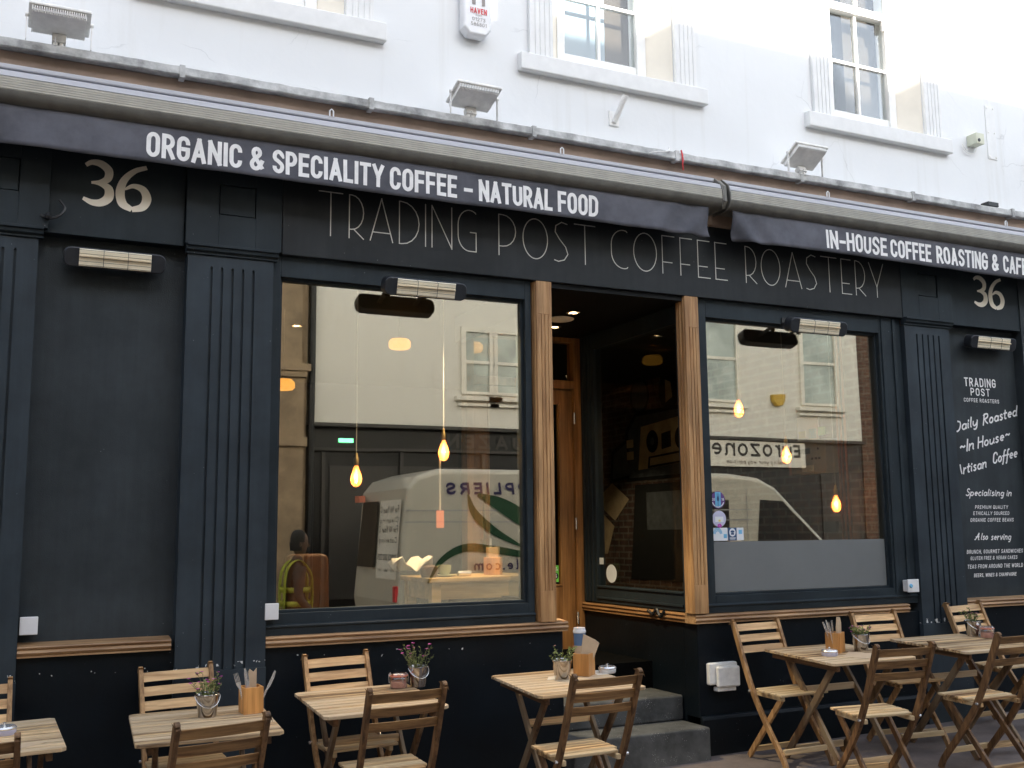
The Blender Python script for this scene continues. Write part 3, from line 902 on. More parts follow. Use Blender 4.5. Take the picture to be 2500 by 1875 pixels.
# cornice board and lead flashing
MB().box((XL, -.05, 3.9), (XR, .0599, 4.352)).build("cornice", 'cornice', shop)
b = MB()
rng = random.Random(4)
n = 200
prof = [(.059, 4.43), (-.03, 4.425), (-.10, 4.412), (-.122, 4.40), (-.126, 4.352), (-.118, 4.345), (-.10, 4.354), (.059, 4.358)]
o = 0
for i in range(n + 1):
    x = -3.0 + 14.0 * i / n
    j = rng.uniform(-.002, .002) + 0.003 * sin(x * 2.3)
    j2 = rng.uniform(-.002, .002)
    for k, (y, z) in enumerate(prof):
        q = j if 2 <= k <= 6 else 0
        b.v.append((x, y + (j2 if 2 <= k <= 5 else 0), z + q))
m_ = len(prof)
for i in range(n):
    for k in range(m_ - 1):
        b.face((i * m_ + k, i * m_ + k + 1, (i + 1) * m_ + k + 1, (i + 1) * m_ + k))
for x in (-.4, .811, 2.0, 3.187, 4.385, 5.577, 6.778, 7.984, 9.2):
    b.box((x - .016, -.131, 4.334), (x + .016, -.06, 4.412))
b.build("lead_flashing", 'lead', shop, smooth=True)

# fascia, number panels, pilasters
f = MB().box((1.463, -.006, 3.337), (6.722, .12, 3.95)).build("fascia", 'fascia', shop, bevel=0.004)
b = MB()
for s, x0, x1 in (("TRADING", 1.69, 2.797), ("POST", 2.957, 3.73), ("COFFEE", 3.858, 4.895), ("ROASTERY", 5.068, 6.50)):
    text(b, s, DECO, (x0, -.006, 3.487), .295, x1 - x0, stroke=.023, gap=.15, lift=.003)
b.build("lettering", 'letter_thin', f)

def numpanel(x0, x1, n0):
    p = MB().box((x0, .03, 3.333), (x1, .12, 3.95)).build("number_panel", 'navy', shop, bevel=0.003)
    nb = MB()
    fr = (Vector((n0, .03, 3.5)), Vector((1, 0, 0)), Vector((0, 0, 1)), Vector((0, -1, 0)))
    def thick(pts, hw, lift):
        q = sampled(pts, 6)
        h = []
        for i in range(len(q)):
            t = i / (len(q) - 1) * (len(hw) - 1)
            a = int(min(t, len(hw) - 2))
            h.append(1.28 * (hw[a] + (hw[a + 1] - hw[a]) * (t - a)))
        ribbon(nb, q, h, fr, lift)
    # figure 3: a flared sans with tapering strokes
    thick([(.012, .262), (.045, .283), (.095, .280), (.138, .245), (.135, .195), (.095, .168), (.046, .160)], [.009, .012, .017, .019, .017, .011, .006], .003)
    thick([(.046, .160), (.10, .158), (.142, .132), (.143, .08), (.105, .045), (.055, .040), (.004, .060)], [.004, .012, .019, .021, .018, .014, .008], .0034)
    # figure 6
    thick([(.352, .292), (.285, .262), (.228, .200), (.207, .125), (.222, .055), (.275, .022)], [.010, .012, .016, .02, .02, .012], .0038)
    thick([(.275, .022), (.335, .045), (.358, .098), (.335, .152), (.28, .168), (.232, .142)], [.012, .018, .021, .017, .011, .005], .0042)
    nb.build("lettering", 'letter_cream', p)
numpanel(.07, .872, .292)
numpanel(7.285, 8.15, 7.588)
numpanel(-1.25, -.46, -1.1)

def pilaster(x0, x1, flutes):
    b = MB()
    # shaft built as strips with sunk flutes between them
    xs = [x0]
    for g in flutes:
        xs += [g - .008, g + .008]
    xs.append(x1)
    top = 3.205
    for i in range(0, len(xs), 2):
        b.box((xs[i], 0, .82), (xs[i + 1], .16, 3.282))
    for g in flutes:
        b.box((g - .008, .016, .82), (g + .008, .16, top))
        pts = [(g + .008 * cos(radians(a)), top + .011 * sin(radians(a))) for a in range(0, 181, 30)]
        b.prism([(g + .008, 3.282), *pts, (g - .008, 3.282)], 1, 0.0, .016)
        b.box((g - .008, .016, top), (g + .008, .16, 3.282))
    b.box((x0 - .004, -.006, -.15), (x1 + .004, .16, .82))
    p = b.build("pilaster", 'navy_pil', shop)
    c = MB()
    c.prism([(.03, 3.284), (-.012, 3.284), (-.012, 3.296), (-.03, 3.306), (-.034, 3.325), (-.046, 3.329), (-.046, 3.345), (.03, 3.345)], 0, x0 - .012, x1 + .024)
    c.build("capital", 'navy', p, bevel=0.002)
    k = MB()
    X0, X1 = x0 - .018, x1 + .045
    s0, s1 = x0 + .175, x0 + .40
    k.box((X0, -.012, 3.345), (s0, .12, 3.95)); k.box((s1, -.012, 3.345), (X1, .12, 3.95)); k.box((s0, -.012, 3.345), (s1, .12, 3.545)); k.box((s0, -.012, 3.74), (s1, .12, 3.95))
    k.box((s0 + .006, -.004, 3.551), (s1 - .006, .12, 3.734))
    k.build("block", 'navy', p, bevel=0.002)
pilaster(.895, 1.412, [1.036, 1.099, 1.162, 1.226, 1.289])
pilaster(6.707, 7.22, [6.843, 6.908, 6.972, 7.034, 7.098])
pilaster(-.442, .072, [-.30, -.236, -.172, -.108, -.045])

# side panels with oak sills
def sill(name, x0, x1, zt, m='oak_x', parent=shop, yb=.14):
    pr = [(yb, zt + .012), (.018, zt), (.004, zt - .004), (.0, zt - .010), (.004, zt - .017), (.013, zt - .019), (.013, zt - .023), (.004, zt - .027), (-.003, zt - .038), (.004, zt - .048), (.014, zt - .051), (.014, zt - .054), (.006, zt - .056), (.006, zt - .064), (yb, zt - .064)]
    return MB().prism(pr, 0, x0, x1).build(name, m, parent, smooth=True)
def panel(x0, x1, zt, sx0, sx1):
    p = MB().box((x0, .12, .9), (x1, .2, 3.34)).build("wall_panel", 'navy_rough', shop)
    sill("sill", sx0, sx1, zt, parent=p)
    return p
panel(.06, .90, 1.011, .074, .874)
board = panel(7.2, 8.3, .99, 7.223, 8.15)
panel(-1.3, -.44, 1.011, -1.26, -.45)
MB().box((8.15, .02, -.2), (XR, .2, 4.0)).build("wall_panel", 'navy_rough', shop)
MB().box((XL, .02, -.3), (-1.26, .2, 4.0)).build("wall_panel", 'navy_rough', shop)

# painted board lettering
b = MB()
YB = .12
def bt(s, f, x, z, h, w, **k):
    text(b, s, f, (x, YB, z), h, w, lift=.003, **k)
bt("TRADING", BOLD, 7.497, 2.817, .078, .39, stroke=.15)
bt("POST", BOLD, 7.566, 2.737, .068, .24, stroke=.15)
bt("COFFEE ROASTERS", BOLD, 7.478, 2.679, .034, .435, stroke=.15)
bt("Daily", SCRIPT, 7.352, 2.40, .098, .285, stroke=.14, shear=.40, angle=15, gap=.03)
bt("Roasted", SCRIPT, 7.685, 2.472, .10, .455, stroke=.14, shear=.40, angle=13, gap=.03)
bt("~In", SCRIPT, 7.375, 2.222, .105, .19, stroke=.14, shear=.40, angle=12, gap=.04)
bt("House~", SCRIPT, 7.60, 2.268, .098, .43, stroke=.14, shear=.40, angle=13, gap=.04)
bt("Artisan", SCRIPT, 7.355, 2.032, .096, .35, stroke=.14, shear=.38, angle=12, gap=.03)
bt("Coffee", SCRIPT, 7.775, 2.135, .10, .325, stroke=.14, shear=.40, angle=12, gap=.03)
bt("Specialising in", SCRIPT, 7.415, 1.857, .068, .565, stroke=.14, shear=.34, gap=.03)
bt("PREMIUM QUALITY", BOLD, 7.518, 1.748, .031, .405, stroke=.16, shear=.2)
bt("ETHICALLY SOURCED", BOLD, 7.492, 1.695, .031, .44, stroke=.16, shear=.2)
bt("ORGANIC COFFEE BEANS", BOLD, 7.452, 1.637, .032, .53, stroke=.16, shear=.2)
bt("A", {'A': SCRIPT['A2']}, 7.478, 1.481, .066, .07, stroke=.14, shear=.34)
bt("lso", SCRIPT, 7.56, 1.481, .064, .085, stroke=.14, shear=.34, gap=.03)
bt("serving", SCRIPT, 7.68, 1.478, .066, .25, stroke=.14, shear=.34, gap=.03)
bt("BRUNCH, GOURMET SANDWICHES", BOLD, 7.382, 1.367, .033, .685, stroke=.16, shear=.2)
bt("GLUTEN FREE & VEGAN CAKES", BOLD, 7.421, 1.313, .031, .57, stroke=.16, shear=.2)
bt("TEAS FROM AROUND THE WORLD", BOLD, 7.378, 1.242, .034, .675, stroke=.16, shear=.2)
bt("BEERS, WINES & CHAMPAGNE", BOLD, 7.449, 1.169, .031, .515, stroke=.16, shear=.2)
b.build("lettering", 'letter_white', board)

# stallrisers below the sills
st = MB()
st.box((.06, .035, -.2), (.90, .2, .95)); st.box((-1.26, .035, -.2), (-.44, .2, .95)); st.box((1.40, .035, -.2), (3.43, .2, .935)); st.box((3.30, .2, -.2), (3.43, 1.9, .935))
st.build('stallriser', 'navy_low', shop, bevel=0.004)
st = MB()
st.box((4.53, .035, .262), (6.71, .2, .926)); st.box((4.53, .2, -.2), (4.66, 1.9, .926)); st.box((7.215, .035, -.2), (8.15, .2, .93))
st.prism([(.035, -.2), (.0, -.2), (.0, .250), (.012, .272), (.035, .277)], 0, 4.53, 6.706)
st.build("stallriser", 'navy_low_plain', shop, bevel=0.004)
sill("sill", 1.414, 3.457, .992)
sill("sill", 4.50, 6.58, .987)
# return of the sill into the entrance
pr = [(4.64, .999), (4.518, .987), (4.504, .983), (4.5, .977), (4.504, .970), (4.513, .968), (4.513, .964), (4.504, .960), (4.497, .949), (4.504, .939), (4.514, .936), (4.514, .933), (4.506, .931), (4.506, .923), (4.64, .923)]
MB().prism([(x, z) for x, z in pr], 1, .142, 1.72).build("sill", 'oak_y', shop, smooth=True)

# shop windows
def frame_bars(b, x0, x1, z0, z1, gx0, gx1, gz0, gz1, yf=.04, yb=.16):
    """four bars with a stepped inner moulding round the glass"""
    for a, c in (((x0, z0), (gx0, z1)), ((gx1, z0), (x1, z1)), ((gx0, z0), (gx1, gz0)), ((gx0, gz1), (gx1, z1))):
        b.box((a[0], yf, a[1]), (c[0], yb, c[1]))
    t = .018
    for a, c in (((gx0, gz0), (gx0 + t, gz1)), ((gx1 - t, gz0), (gx1, gz1)), ((gx0 + t, gz0), (gx1 - t, gz0 + t)), ((gx0 + t, gz1 - t), (gx1 - t, gz1))):
        b.box((a[0], .075, a[1]), (c[0], yb - .003, c[1]))
def shopwin(x0, x1, gx0, gx1, gz0, gz1):
    b = MB()
    frame_bars(b, x0, x1, 1.055, 3.336, gx0 - .018, gx1 + .018, gz0 - .018, gz1 + .018)
    b.prism([(.14, .985), (.035, .99), (.03, 1.035), (.022, 1.043), (.022, 1.052), (.036, 1.06), (.14, 1.06)], 0, x0, x1)
    w = b.build("shop_window", 'navy', shop, bevel=0.003)
    MB().box((gx0 - .01, .1, gz0 - .01), (gx1 + .01, .106, gz1 + .01)).build("pane", 'glass', w)
    return w
w1 = shopwin(1.412, 3.225, 1.487, 3.160, 1.142, 3.185)
w2 = shopwin(4.612, 6.70, 4.728, 6.436, 1.134, 3.180)
b = MB()
for x, y0 in ((6.475, .03), (6.60, .028)):
    b.box((x, y0, 1.06), (x + .03, .0395, 3.33))
b.build("moulding", 'navy', w2, bevel=0.003)
MB().box((4.73, .092, 1.137), (6.434, .0965, 1.506)).build("frosted_film", 'film', w2)

# stickers on the glass
def disc(b, cx, cz, rx, rz, y, mi=0, n=28):
    b.ngon([(cx + rx * cos(2 * pi * k / n), y, cz + rz * sin(2 * pi * k / n)) for k in range(n)], mi)
def rect(b, x0, z0, x1, z1, y, mi=0, r=0.0):
    if not r:
        b.ngon([(x0, y, z0), (x1, y, z0), (x1, y, z1), (x0, y, z1)], mi)
        return
    p = []
    for cx, cz, a0 in ((x1 - r, z0 + r, -90), (x1 - r, z1 - r, 0), (x0 + r, z1 - r, 90), (x0 + r, z0 + r, 180)):
        p += [(cx + r * cos(radians(a0 + a)), y, cz + r * sin(radians(a0 + a))) for a in (0, 30, 60, 90)]
    b.ngon(p, mi)
s = MB(); disc(s, 4.798, 1.817, .064, .064, .0915)
q = s.build("sticker", 'sticker_purple', w2)
d = MB(); d.ngon([(4.772, .0905, 1.762), (4.799, .0905, 1.772), (4.824, .0905, 1.762), (4.824, .0905, 1.875), (4.772, .0905, 1.875)])
d.build("ribbon_print", 'sticker_cyan', q)
d = MB(); disc(d, 4.798, 1.825, .011, .02, .0897); rect(d, 4.7955, 1.775, 4.8005, 1.808, .0897)
for k in (-.008, 0, .008): rect(d, 4.7965 + k, 1.84, 4.7995 + k, 1.865, .0895)
d.build("fork_print", 'sticker_blue', q)
d = MB(); text(d, "20", BOLD, (4.742, .0905, 1.81), .02, .025, stroke=.16); text(d, "18", BOLD, (4.829, .0905, 1.81), .02, .022, stroke=.16)
ribbon(d, arc(4.798, 1.817, .054, .054, 200, 340), .004, (Vector((0, .0905, 0)), Vector((1, 0, 0)), Vector((0, 0, 1)), Vector((0, -1, 0))), 0)
d.build("lettering", 'sticker_white', q)
s = MB(); disc(s, 4.803, 1.676, .063, .061, .0915)
q = s.build("sticker", 'sticker_lilac', w2)
d = MB(); rect(d, 4.766, 1.652, 4.842, 1.692, .0905); d.build("card_print", 'sticker_white', q)
d = MB(); disc(d, 4.805, 1.662, .011, .008, .0897); d.build("mark_print", 'sticker_yellow', q)
d = MB()
for k in range(5):
    disc(d, 4.804 + .013 * cos(k * 1.257), 1.625 + .009 * sin(k * 1.257), .009, .007, .0905 - .0003 * k)
d.build("flower_print", 'sticker_magenta', q)
d = MB(); text(d, "RECOMMENDED", BOLD, (4.775, .0905, 1.713), .007, .055, stroke=.14); text(d, "ON THE GUIDE", BOLD, (4.78, .0905, 1.702), .006, .045, stroke=.14)
d.build("lettering", 'grey_print', q) if False else None
s = MB(); rect(s, 4.733, 1.513, 4.876, 1.609, .0915, r=.008)
q = s.build("sticker", 'sticker_white', w2)
d = MB()
for k, a in enumerate((.03, .04, .05)):
    ribbon(d, arc(4.785, 1.557, a * .8, a, 10, 170), .003, (Vector((0, .0908, 0)), Vector((1, 0, 0)), Vector((0, 0, 1)), Vector((0, -1, 0))), 0)
rect(d, 4.838, 1.532, 4.868, 1.562, .0908)
d.build("card_print", 'sticker_cyan', q)
s = MB(); rect(s, 4.880, 1.513, 4.958, 1.609, .0915)
q = s.build("sticker", 'sticker_blue', w2)
d = MB(); disc(d, 4.920, 1.574, .029, .031, .0908); rect(d, 4.893, 1.53, 4.948, 1.535, .0908); rect(d, 4.897, 1.522, 4.944, 1.526, .0908)
d.build("badge_print", 'sticker_white', q)
d = MB(); disc(d, 4.920, 1.580, .018, .009, .0902); rect(d, 4.906, 1.556, 4.934, 1.570, .0902); d.build("badge_print", 'sticker_blue', q)
s = MB(); rect(s, 4.960, 1.514, 5.024, 1.609, .0915, r=.006)
q = s.build("sticker", 'sticker_white', w2)
d = MB(); rect(d, 4.977, 1.561, 5.009, 1.593, .0908); d.build("card_print", 'sticker_cyan', q)

# timber posts of the entrance
def post(x0, x1, y0, y1, sides):
    b = MB()
    zt = 3.336
    b.box((x0, y0 + .006, .995), (x1, y1, zt))
    b.box((x0, y0, .995), (x1, y0 + .006, 1.20)); b.box((x0, y0, 3.10), (x1, y0 + .006, zt))
    xs = [x0, x0 + (x1 - x0) * .30, x0 + (x1 - x0) * .52, x0 + (x1 - x0) * .74, x1]
    for i in range(4):
        b.box((xs[i] + (.003 if i else 0), y0, 1.20), (xs[i + 1] - (.003 if i < 3 else 0), y0 + .006, 3.10))
    for x, sg in sides:
        d = (y1 - y0) / 3
        for i in range(3):
            b.prism([(x, y0 + .01 + d * i + .004), (x + sg * .006, y0 + .01 + d * i + .01), (x + sg * .006, y0 + d * (i + 1) - .006), (x, y0 + d * (i + 1))], 2, .995, zt)
    return b.build("post", 'oak_z', shop, bevel=0.002)
post(3.246, 3.366, -.004, .13, [(3.246, -1)])
post(4.490, 4.612, -.004, .112, [(4.490, -1)])

# entrance recess
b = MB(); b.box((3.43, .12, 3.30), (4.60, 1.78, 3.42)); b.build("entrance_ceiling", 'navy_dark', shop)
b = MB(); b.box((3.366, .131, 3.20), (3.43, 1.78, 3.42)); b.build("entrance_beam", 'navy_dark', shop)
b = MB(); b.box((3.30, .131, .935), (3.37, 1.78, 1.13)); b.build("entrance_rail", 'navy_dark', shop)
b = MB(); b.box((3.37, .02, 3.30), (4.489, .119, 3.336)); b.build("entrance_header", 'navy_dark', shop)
b = MB()
b.box((4.53, .112, .998), (4.61, .19, 3.30)); b.box((4.53, 1.455, .998), (4.61, 1.72, 3.30)); b.box((4.53, .19, .998), (4.61, 1.455, 1.14)); b.box((4.53, .19, 3.165), (4.61, 1.455, 3.30))
for y in (1.50, 1.56, 1.62): b.box((4.518, y, 1.0), (4.53, y + .03, 3.29))
b.box((4.518, .19, 1.03), (4.53, 1.455, 1.048)); b.box((4.518, .19, 1.125), (4.53, 1.455, 1.14))
w3 = b.build("side_window", 'navy', shop, bevel=0.003)
MB().box((4.556, .18, 1.13), (4.562, 1.465, 3.175)).build("pane", 'glass_side', w3)
def ydisc(cy, cz, ry, rz, u, n=24):
    d = MB(); d.ngon([(u, cy - ry * cos(2 * pi * k / n), cz + rz * sin(2 * pi * k / n)) for k in range(n)]); return d
ydisc(1.262, 1.242, .085, .075, 4.553).build("sticker", 'sticker_white', w3)
d = MB(); d.ngon([(4.553, 1.47 - .015, 1.315), (4.553, 1.385, 1.315), (4.553, 1.385, 1.37), (4.553, 1.47 - .015, 1.37)]); d.build("sticker", 'sticker_white', w3)
b = MB(); b.box((3.36, .19, 1.13), (3.366, 1.70, 3.20)); b.build("pane", 'glass_side', shop)
dr = MB()
yd = 1.70
dr.box((4.46, yd - .02, .4), (4.53, yd + .10, 3.30)); dr.box((3.43, yd - .02, .4), (3.50, yd + .10, 3.30)); dr.box((3.50, yd - .02, 2.84), (4.46, yd + .10, 2.915)); dr.box((3.50, yd - .02, 3.26), (4.46, yd + .10, 3.30))
dr.build("door_frame", 'door_wood', shop, bevel=0.004)
MB().box((3.50, yd + .04, 2.915), (4.46, yd + .046, 3.26)).build("transom_pane", 'glass_side', shop)
dd = MB()
dd.box((4.325, yd + .0, .415), (4.452, yd + .05, 2.83)); dd.box((3.508, yd, .415), (3.63, yd + .05, 2.83)); dd.box((3.63, yd, 2.70), (4.325, yd + .05, 2.83)); dd.box((3.63, yd, .415), (4.325, yd + .05, 1.13))
for x0, x1 in ((3.63, 3.645), (4.31, 4.325)): dd.box((x0, yd - .008, 1.13), (x1, yd + .045, 2.70))
dd.box((3.645, yd - .008, 1.13), (4.31, yd + .045, 1.145))
door = dd.build("door", 'door_wood', shop, bevel=0.004)
MB().box((3.64, yd + .022, 1.14), (4.315, yd + .028, 2.705)).build("pane", 'glass_side', door)
for z in (2.58, 1.66, .86):
    h = MB(); h.tube([(4.456, yd - .024, z - .05), (4.456, yd - .024, z + .05)], .009, 8); h.build("hinge", 'steel', door, smooth=True)
h = MB(); h.tube([(3.57, yd - .05, 1.5), (3.57, yd - .05, 1.9)], .012, 8); h.box((3.56, yd - .05, 1.52), (3.58, yd, 1.54)); h.box((3.56, yd - .05, 1.86), (3.58, yd, 1.88)); h.build("handle", 'brass', door, smooth=True)
q = MB(); rect(q, 4.225, 1.165, 4.298, 1.305, yd - .012 + .03); q = q.build("sticker", 'sticker_green', door)
d = MB(); disc(d, 4.268, 1.215, .026, .028, yd + .0172); d.build("badge_print", 'black', q)
d = MB(); text(d, "5", BOLD, (4.26, yd + .0165, 1.198), .034, .018, stroke=.18, lift=0); rect(d, 4.235, 1.262, 4.29, 1.27, yd + .017); rect(d, 4.235, 1.28, 4.28, 1.288, yd + .017); d.build("lettering", 'sticker_white', q)
for (y0, z0, z1, y1) in ((-.09, -.2, .221, 1.7), (.232, .221, .40, .66)):
    b = MB(); b.box((3.435, y0, z0), (4.528, y1, z1)); b.build("step", 'step', shop, bevel=0.016, seg=3)
for (x, y) in ((3.91, .67), (4.05, 1.25)):
    b = MB(); b.lathe([(.034, 0), (.055, -.002), (.058, -.010), (.040, -.014), (.034, -.004)], 20, (x, y, 3.2995))
    dl = b.build("downlight", 'steel', shop, smooth=True)
    MB().lathe([(.0, -.003), (.034, -.003)], 20, (x, y, 3.2985)).build("lamp", 'downlight', dl)
MB().lathe([(.0, -.012), (.10, -.012), (.112, -.006), (.112, 0)], 28, (3.95, .96, 3.2995)).build("ceiling_speaker", 'light_grey', shop, smooth=True)
def lamp(name, loc, w, c, r=.03, spot=False):
    l = bpy.data.lights.new(name, 'SPOT' if spot else 'POINT')
    l.energy = w; l.color = c; l.shadow_soft_size = r
    if spot:
        l.spot_size = radians(95); l.spot_blend = 0.6
    o = bpy.data.objects.new(name, l); col.objects.link(o); o.location = loc
    return o
lamp("downlight_beam", (3.91, .67, 3.27), 1.6, (1, .78, .52), .03, True)
lamp("downlight_beam", (4.05, 1.25, 3.27), 1.6, (1, .78, .52), .03, True)

MB().box((3.435, .64, -.2), (4.528, 1.9, .60)).build('threshold', 'matt_black_step', shop)
# interior shell
b = MB(); b.box((.9, .21, .45), (3.29, 6.19, .55)); b.box((3.29, 1.91, .45), (4.67, 6.19, .55)); b.box((4.67, .21, .45), (7.0, 6.19, .55)); b.build("interior_floor", 'int_floor', shop)
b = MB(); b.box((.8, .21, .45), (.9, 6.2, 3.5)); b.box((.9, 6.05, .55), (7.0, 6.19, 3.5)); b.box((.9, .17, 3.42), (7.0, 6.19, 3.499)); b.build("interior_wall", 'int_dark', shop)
bw = MB().box((7.0, .17, .45), (7.15, 6.2, 3.5)).build("brick_wall", 'brick_in', shop)
def mural(pts, m, k, name="mural"):
    b = MB(); b.ngon([(6.998 - .0015 * k, y, z) for y, z in pts]); return b.build(name, m, bw)
def yc(cy, cz, r, n=24): return [(cy - r * cos(2 * pi * k / n), cz + r * 1.05 * sin(2 * pi * k / n)) for k in range(n)]
mural([(4.95, 2.2), (3.3, 2.2), (3.3, 3.05), (4.7, 3.05), (4.95, 2.85)], 'mural_black', 1)
mural([(4.88, 2.24), (3.35, 2.24), (3.35, 3.0), (4.68, 3.0), (4.88, 2.82)], 'mural_grey', 2)
mural([(4.66, 2.33), (3.45, 2.38), (3.45, 2.93), (4.58, 2.86)], 'mural_tan', 3)
for cy in (4.33, 3.72): mural(yc(cy, 2.66, .13), 'mural_black', 4); mural(yc(cy, 2.66, .045), 'mural_grey', 5)
mural([(4.13, 2.55), (3.93, 2.57), (3.93, 2.76), (4.13, 2.74)], 'mural_black', 4)
mural([(4.45, 2.34), (3.5, 2.38), (3.5, 2.52), (4.42, 2.48)], 'mural_black', 4)
mural([(4.40, 2.37), (3.55, 2.40), (3.55, 2.49), (4.38, 2.46)], 'mural_tan', 5)
for z in (2.62, 2.47): mural([(4.92, z), (4.76, z), (4.76, z + .1), (4.92, z + .1)], 'mural_tan', 4)
mural(yc(4.6, 3.25, .22), 'mural_black', 1); mural(yc(4.6, 3.25, .18), 'mural_grey', 2)
mural(yc(3.95, 3.25, .22), 'mural_black', 1); mural([(4.02, 3.1), (3.88, 3.15), (3.9, 3.33), (4.02, 3.38)], 'mural_tan', 3)
mural([(5.3, 2.6), (4.9, 2.75), (4.8, 2.25), (5.35, 2.2)], 'mural_black', 1); mural([(5.25, 2.56), (4.94, 2.68), (4.86, 2.28), (5.28, 2.25)], 'mural_grey', 2)
mural([(5.75, 1.98), (5.3, 2.2), (4.9, 1.98), (5.25, 1.72)], 'mural_tan', 2); mural([(5.7, 1.9), (5.27, 1.65), (5.45, 1.3), (5.75, 1.3)], 'mural_tan', 2)
mural([(4.9, 1.0), (3.2, 1.0), (3.2, 2.15), (4.75, 2.15)], 'mural_black', 1.5); mural([(4.5, 1.6), (3.5, 1.6), (3.5, 2.05), (4.5, 2.05)], 'mural_grey', 2.5)
# pipes, meter box and sheets on the brick wall
for y in (1.14, 1.10, 1.045):
    p = MB(); p.tube([(6.975, y, .6), (6.975, y, 3.42)], .011, 8); p.build("copper_pipe", 'copper', shop, smooth=True)
mb_ = MB(); mb_.box((6.84, 1.17, 2.11), (6.999, 1.66, 2.43)); mb_ = mb_.build("meter_box", 'grey_box', shop, bevel=0.01)
d = MB(); d.box((6.837, 1.38, 2.30), (6.84, 1.60, 2.35)); d.box((6.837, 1.26, 2.33), (6.84, 1.28, 2.35)); d.build("display", 'black', mb_)
d = MB(); d.box((6.837, 1.34, 2.13), (6.84, 1.50, 2.19)); d.build("label", 'paper', mb_)
d = MB()
for y in (1.24, 1.29, 1.34): d.box((6.834, y, 2.24), (6.84, y + .025, 2.26))
d.build("buttons", 'black', mb_)
for (y0, y1, z0, z1, m) in ((1.42, 1.72, 2.44, 2.68, 'paper'), (1.45, 1.55, 2.46, 2.55, 'sticker_cyan'), (1.33, 1.42, 2.48, 2.56, 'sticker_green'), (1.6, 1.7, 2.47, 2.54, 'sticker_yellow'), (1.68, 1.86, 2.12, 2.28, 'pink')):
    d = MB(); d.box((6.99 - (.004 if m != 'paper' else 0), y0, z0), (6.998, y1, z1)); d.build("notice", m, shop)
d = MB(); d.box((6.97, 1.22, 1.56), (6.999, 1.40, 1.66)); d.build("socket_plate", 'black', shop)

# ------------------------------------------------------------------ awnings
def awning(x0, x1, v0, v1, words, label, seed):
    t = thing("awning", label, "awning", ((x0 + x1) / 2, -.15, 4.15), group="folded awnings over the shopfront")
    X = (x0 + x1) / 2
    def L(p): return [(y + .15, z - 4.15) for y, z in p]
    a, c = x0 - X, x1 - X
    b = MB()
    b.prism(L([(-.055, 4.205), (-.18, 4.22), (-.186, 4.216), (-.186, 4.196), (-.18, 4.19), (-.055, 4.18)]), 0, a, c, 0)
    b.prism(L([(-.10, 4.165), (-.205, 4.172), (-.262, 4.146), (-.272, 4.112), (-.16, 4.108), (-.10, 4.11)]), 0, a, c, 0)
    b.build("front_bar", 'alu', t, bevel=0.002)
    pr = [(-.10, 4.108), (-.2725, 4.108)]
    z = 4.104
    for k in range(5):
        pr += [(-.279 - .001 * k, z), (-.279 - .001 * k, z - .0115), (-.274 - .001 * k, z - .0125)]
        z -= .0142
    pr += [(-.283, 4.030)]
    cs = MB().prism(L(pr + [(-.10, 4.03)]), 0, a, c, 0)
    cs.build("case", 'cass', t)
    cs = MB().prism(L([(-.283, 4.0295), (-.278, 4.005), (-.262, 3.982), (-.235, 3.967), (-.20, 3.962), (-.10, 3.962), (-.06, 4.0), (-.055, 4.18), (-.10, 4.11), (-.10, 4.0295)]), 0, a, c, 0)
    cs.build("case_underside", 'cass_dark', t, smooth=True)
    MB().box((a, -.02, -.035), (c, .05, .034)).build('shadow_gap', 'black', t)  # solid black strip added for the shade between bar and case
    for x in (a - .010, c):
        e = MB()
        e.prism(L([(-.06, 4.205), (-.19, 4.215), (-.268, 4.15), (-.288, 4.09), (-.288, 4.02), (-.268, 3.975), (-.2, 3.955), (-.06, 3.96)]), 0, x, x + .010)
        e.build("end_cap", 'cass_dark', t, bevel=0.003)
    # hanging fabric with soft creases
    rng = random.Random(seed)
    b = MB()
    nx, nz = 150, 8
    ph = [rng.uniform(0, 6.28) for _ in range(6)]
    def off(x, tz):
        e0, e1 = x - v0, v1 - x
        w = .005 * sin(x * 1.7 + ph[0]) + .0035 * sin(x * 4.1 + ph[1] + tz * 1.5) + .003 * sin(x * 11 + ph[2] + tz * 2) + .002 * sin(x * 19 - tz * 3)
        for ed, q in ((e0, 3), (e1, 4)):
            if ed < .6:
                w += (.6 - ed) * .045 * sin(ed * 24 - tz * 4 + ph[q])
        return w * (.25 + tz)
    def P(x, tz):
        return (x - X, -.232 + off(x, tz) + .15, 3.966 - .225 * tz + .004 * sin(x * 2.1 + ph[5]) * tz - 4.15)
    for j in range(nz + 1):
        for i in range(nx + 1):
            b.v.append(P(v0 + (v1 - v0) * i / nx, j / nz))
    for j in range(nz):
        for i in range(nx):
            k = j * (nx + 1) + i
            b.face((k, k + nx + 1, k + nx + 2, k + 1))
    va = b.build("valance", 'valance', t, smooth=True)
    so_ = va.modifiers.new("solid", 'SOLIDIFY'); so_.thickness = .003; so_.offset = -1
    tb = MB()
    for s, a0, a1 in words:
        text(tb, s, BOLD, (a0, 0, 0), .150, a1 - a0, stroke=.165, gap=.11, lift=0, right=(1, 0, 0), normal=(0, 0, 0))
    nv = []
    for i, (x, y, zz) in enumerate(tb.v):
        tz = (3.966 - (3.775 + zz)) / .225
        p = P(x, min(1, max(0, tz)))
        nv.append((p[0], p[1] - .0025 - .0004 * ((i // 2) % 5), 3.775 + zz - 4.15))
    tb.v = nv
    tb.build("lettering", 'letter_white', va)
    return t
aw1 = awning(-.75, 4.668, -.7, 4.572, [("ORGANIC", .612, 1.156), ("&", 1.205, 1.29), ("SPECIALITY", 1.342, 2.049), ("COFFEE", 2.093, 2.554), ("-", 2.606, 2.668), ("NATURAL", 2.715, 3.263), ("FOOD", 3.308, 3.625)],
             "long grey awning case with the valance reading organic and speciality coffee natural food", 3)
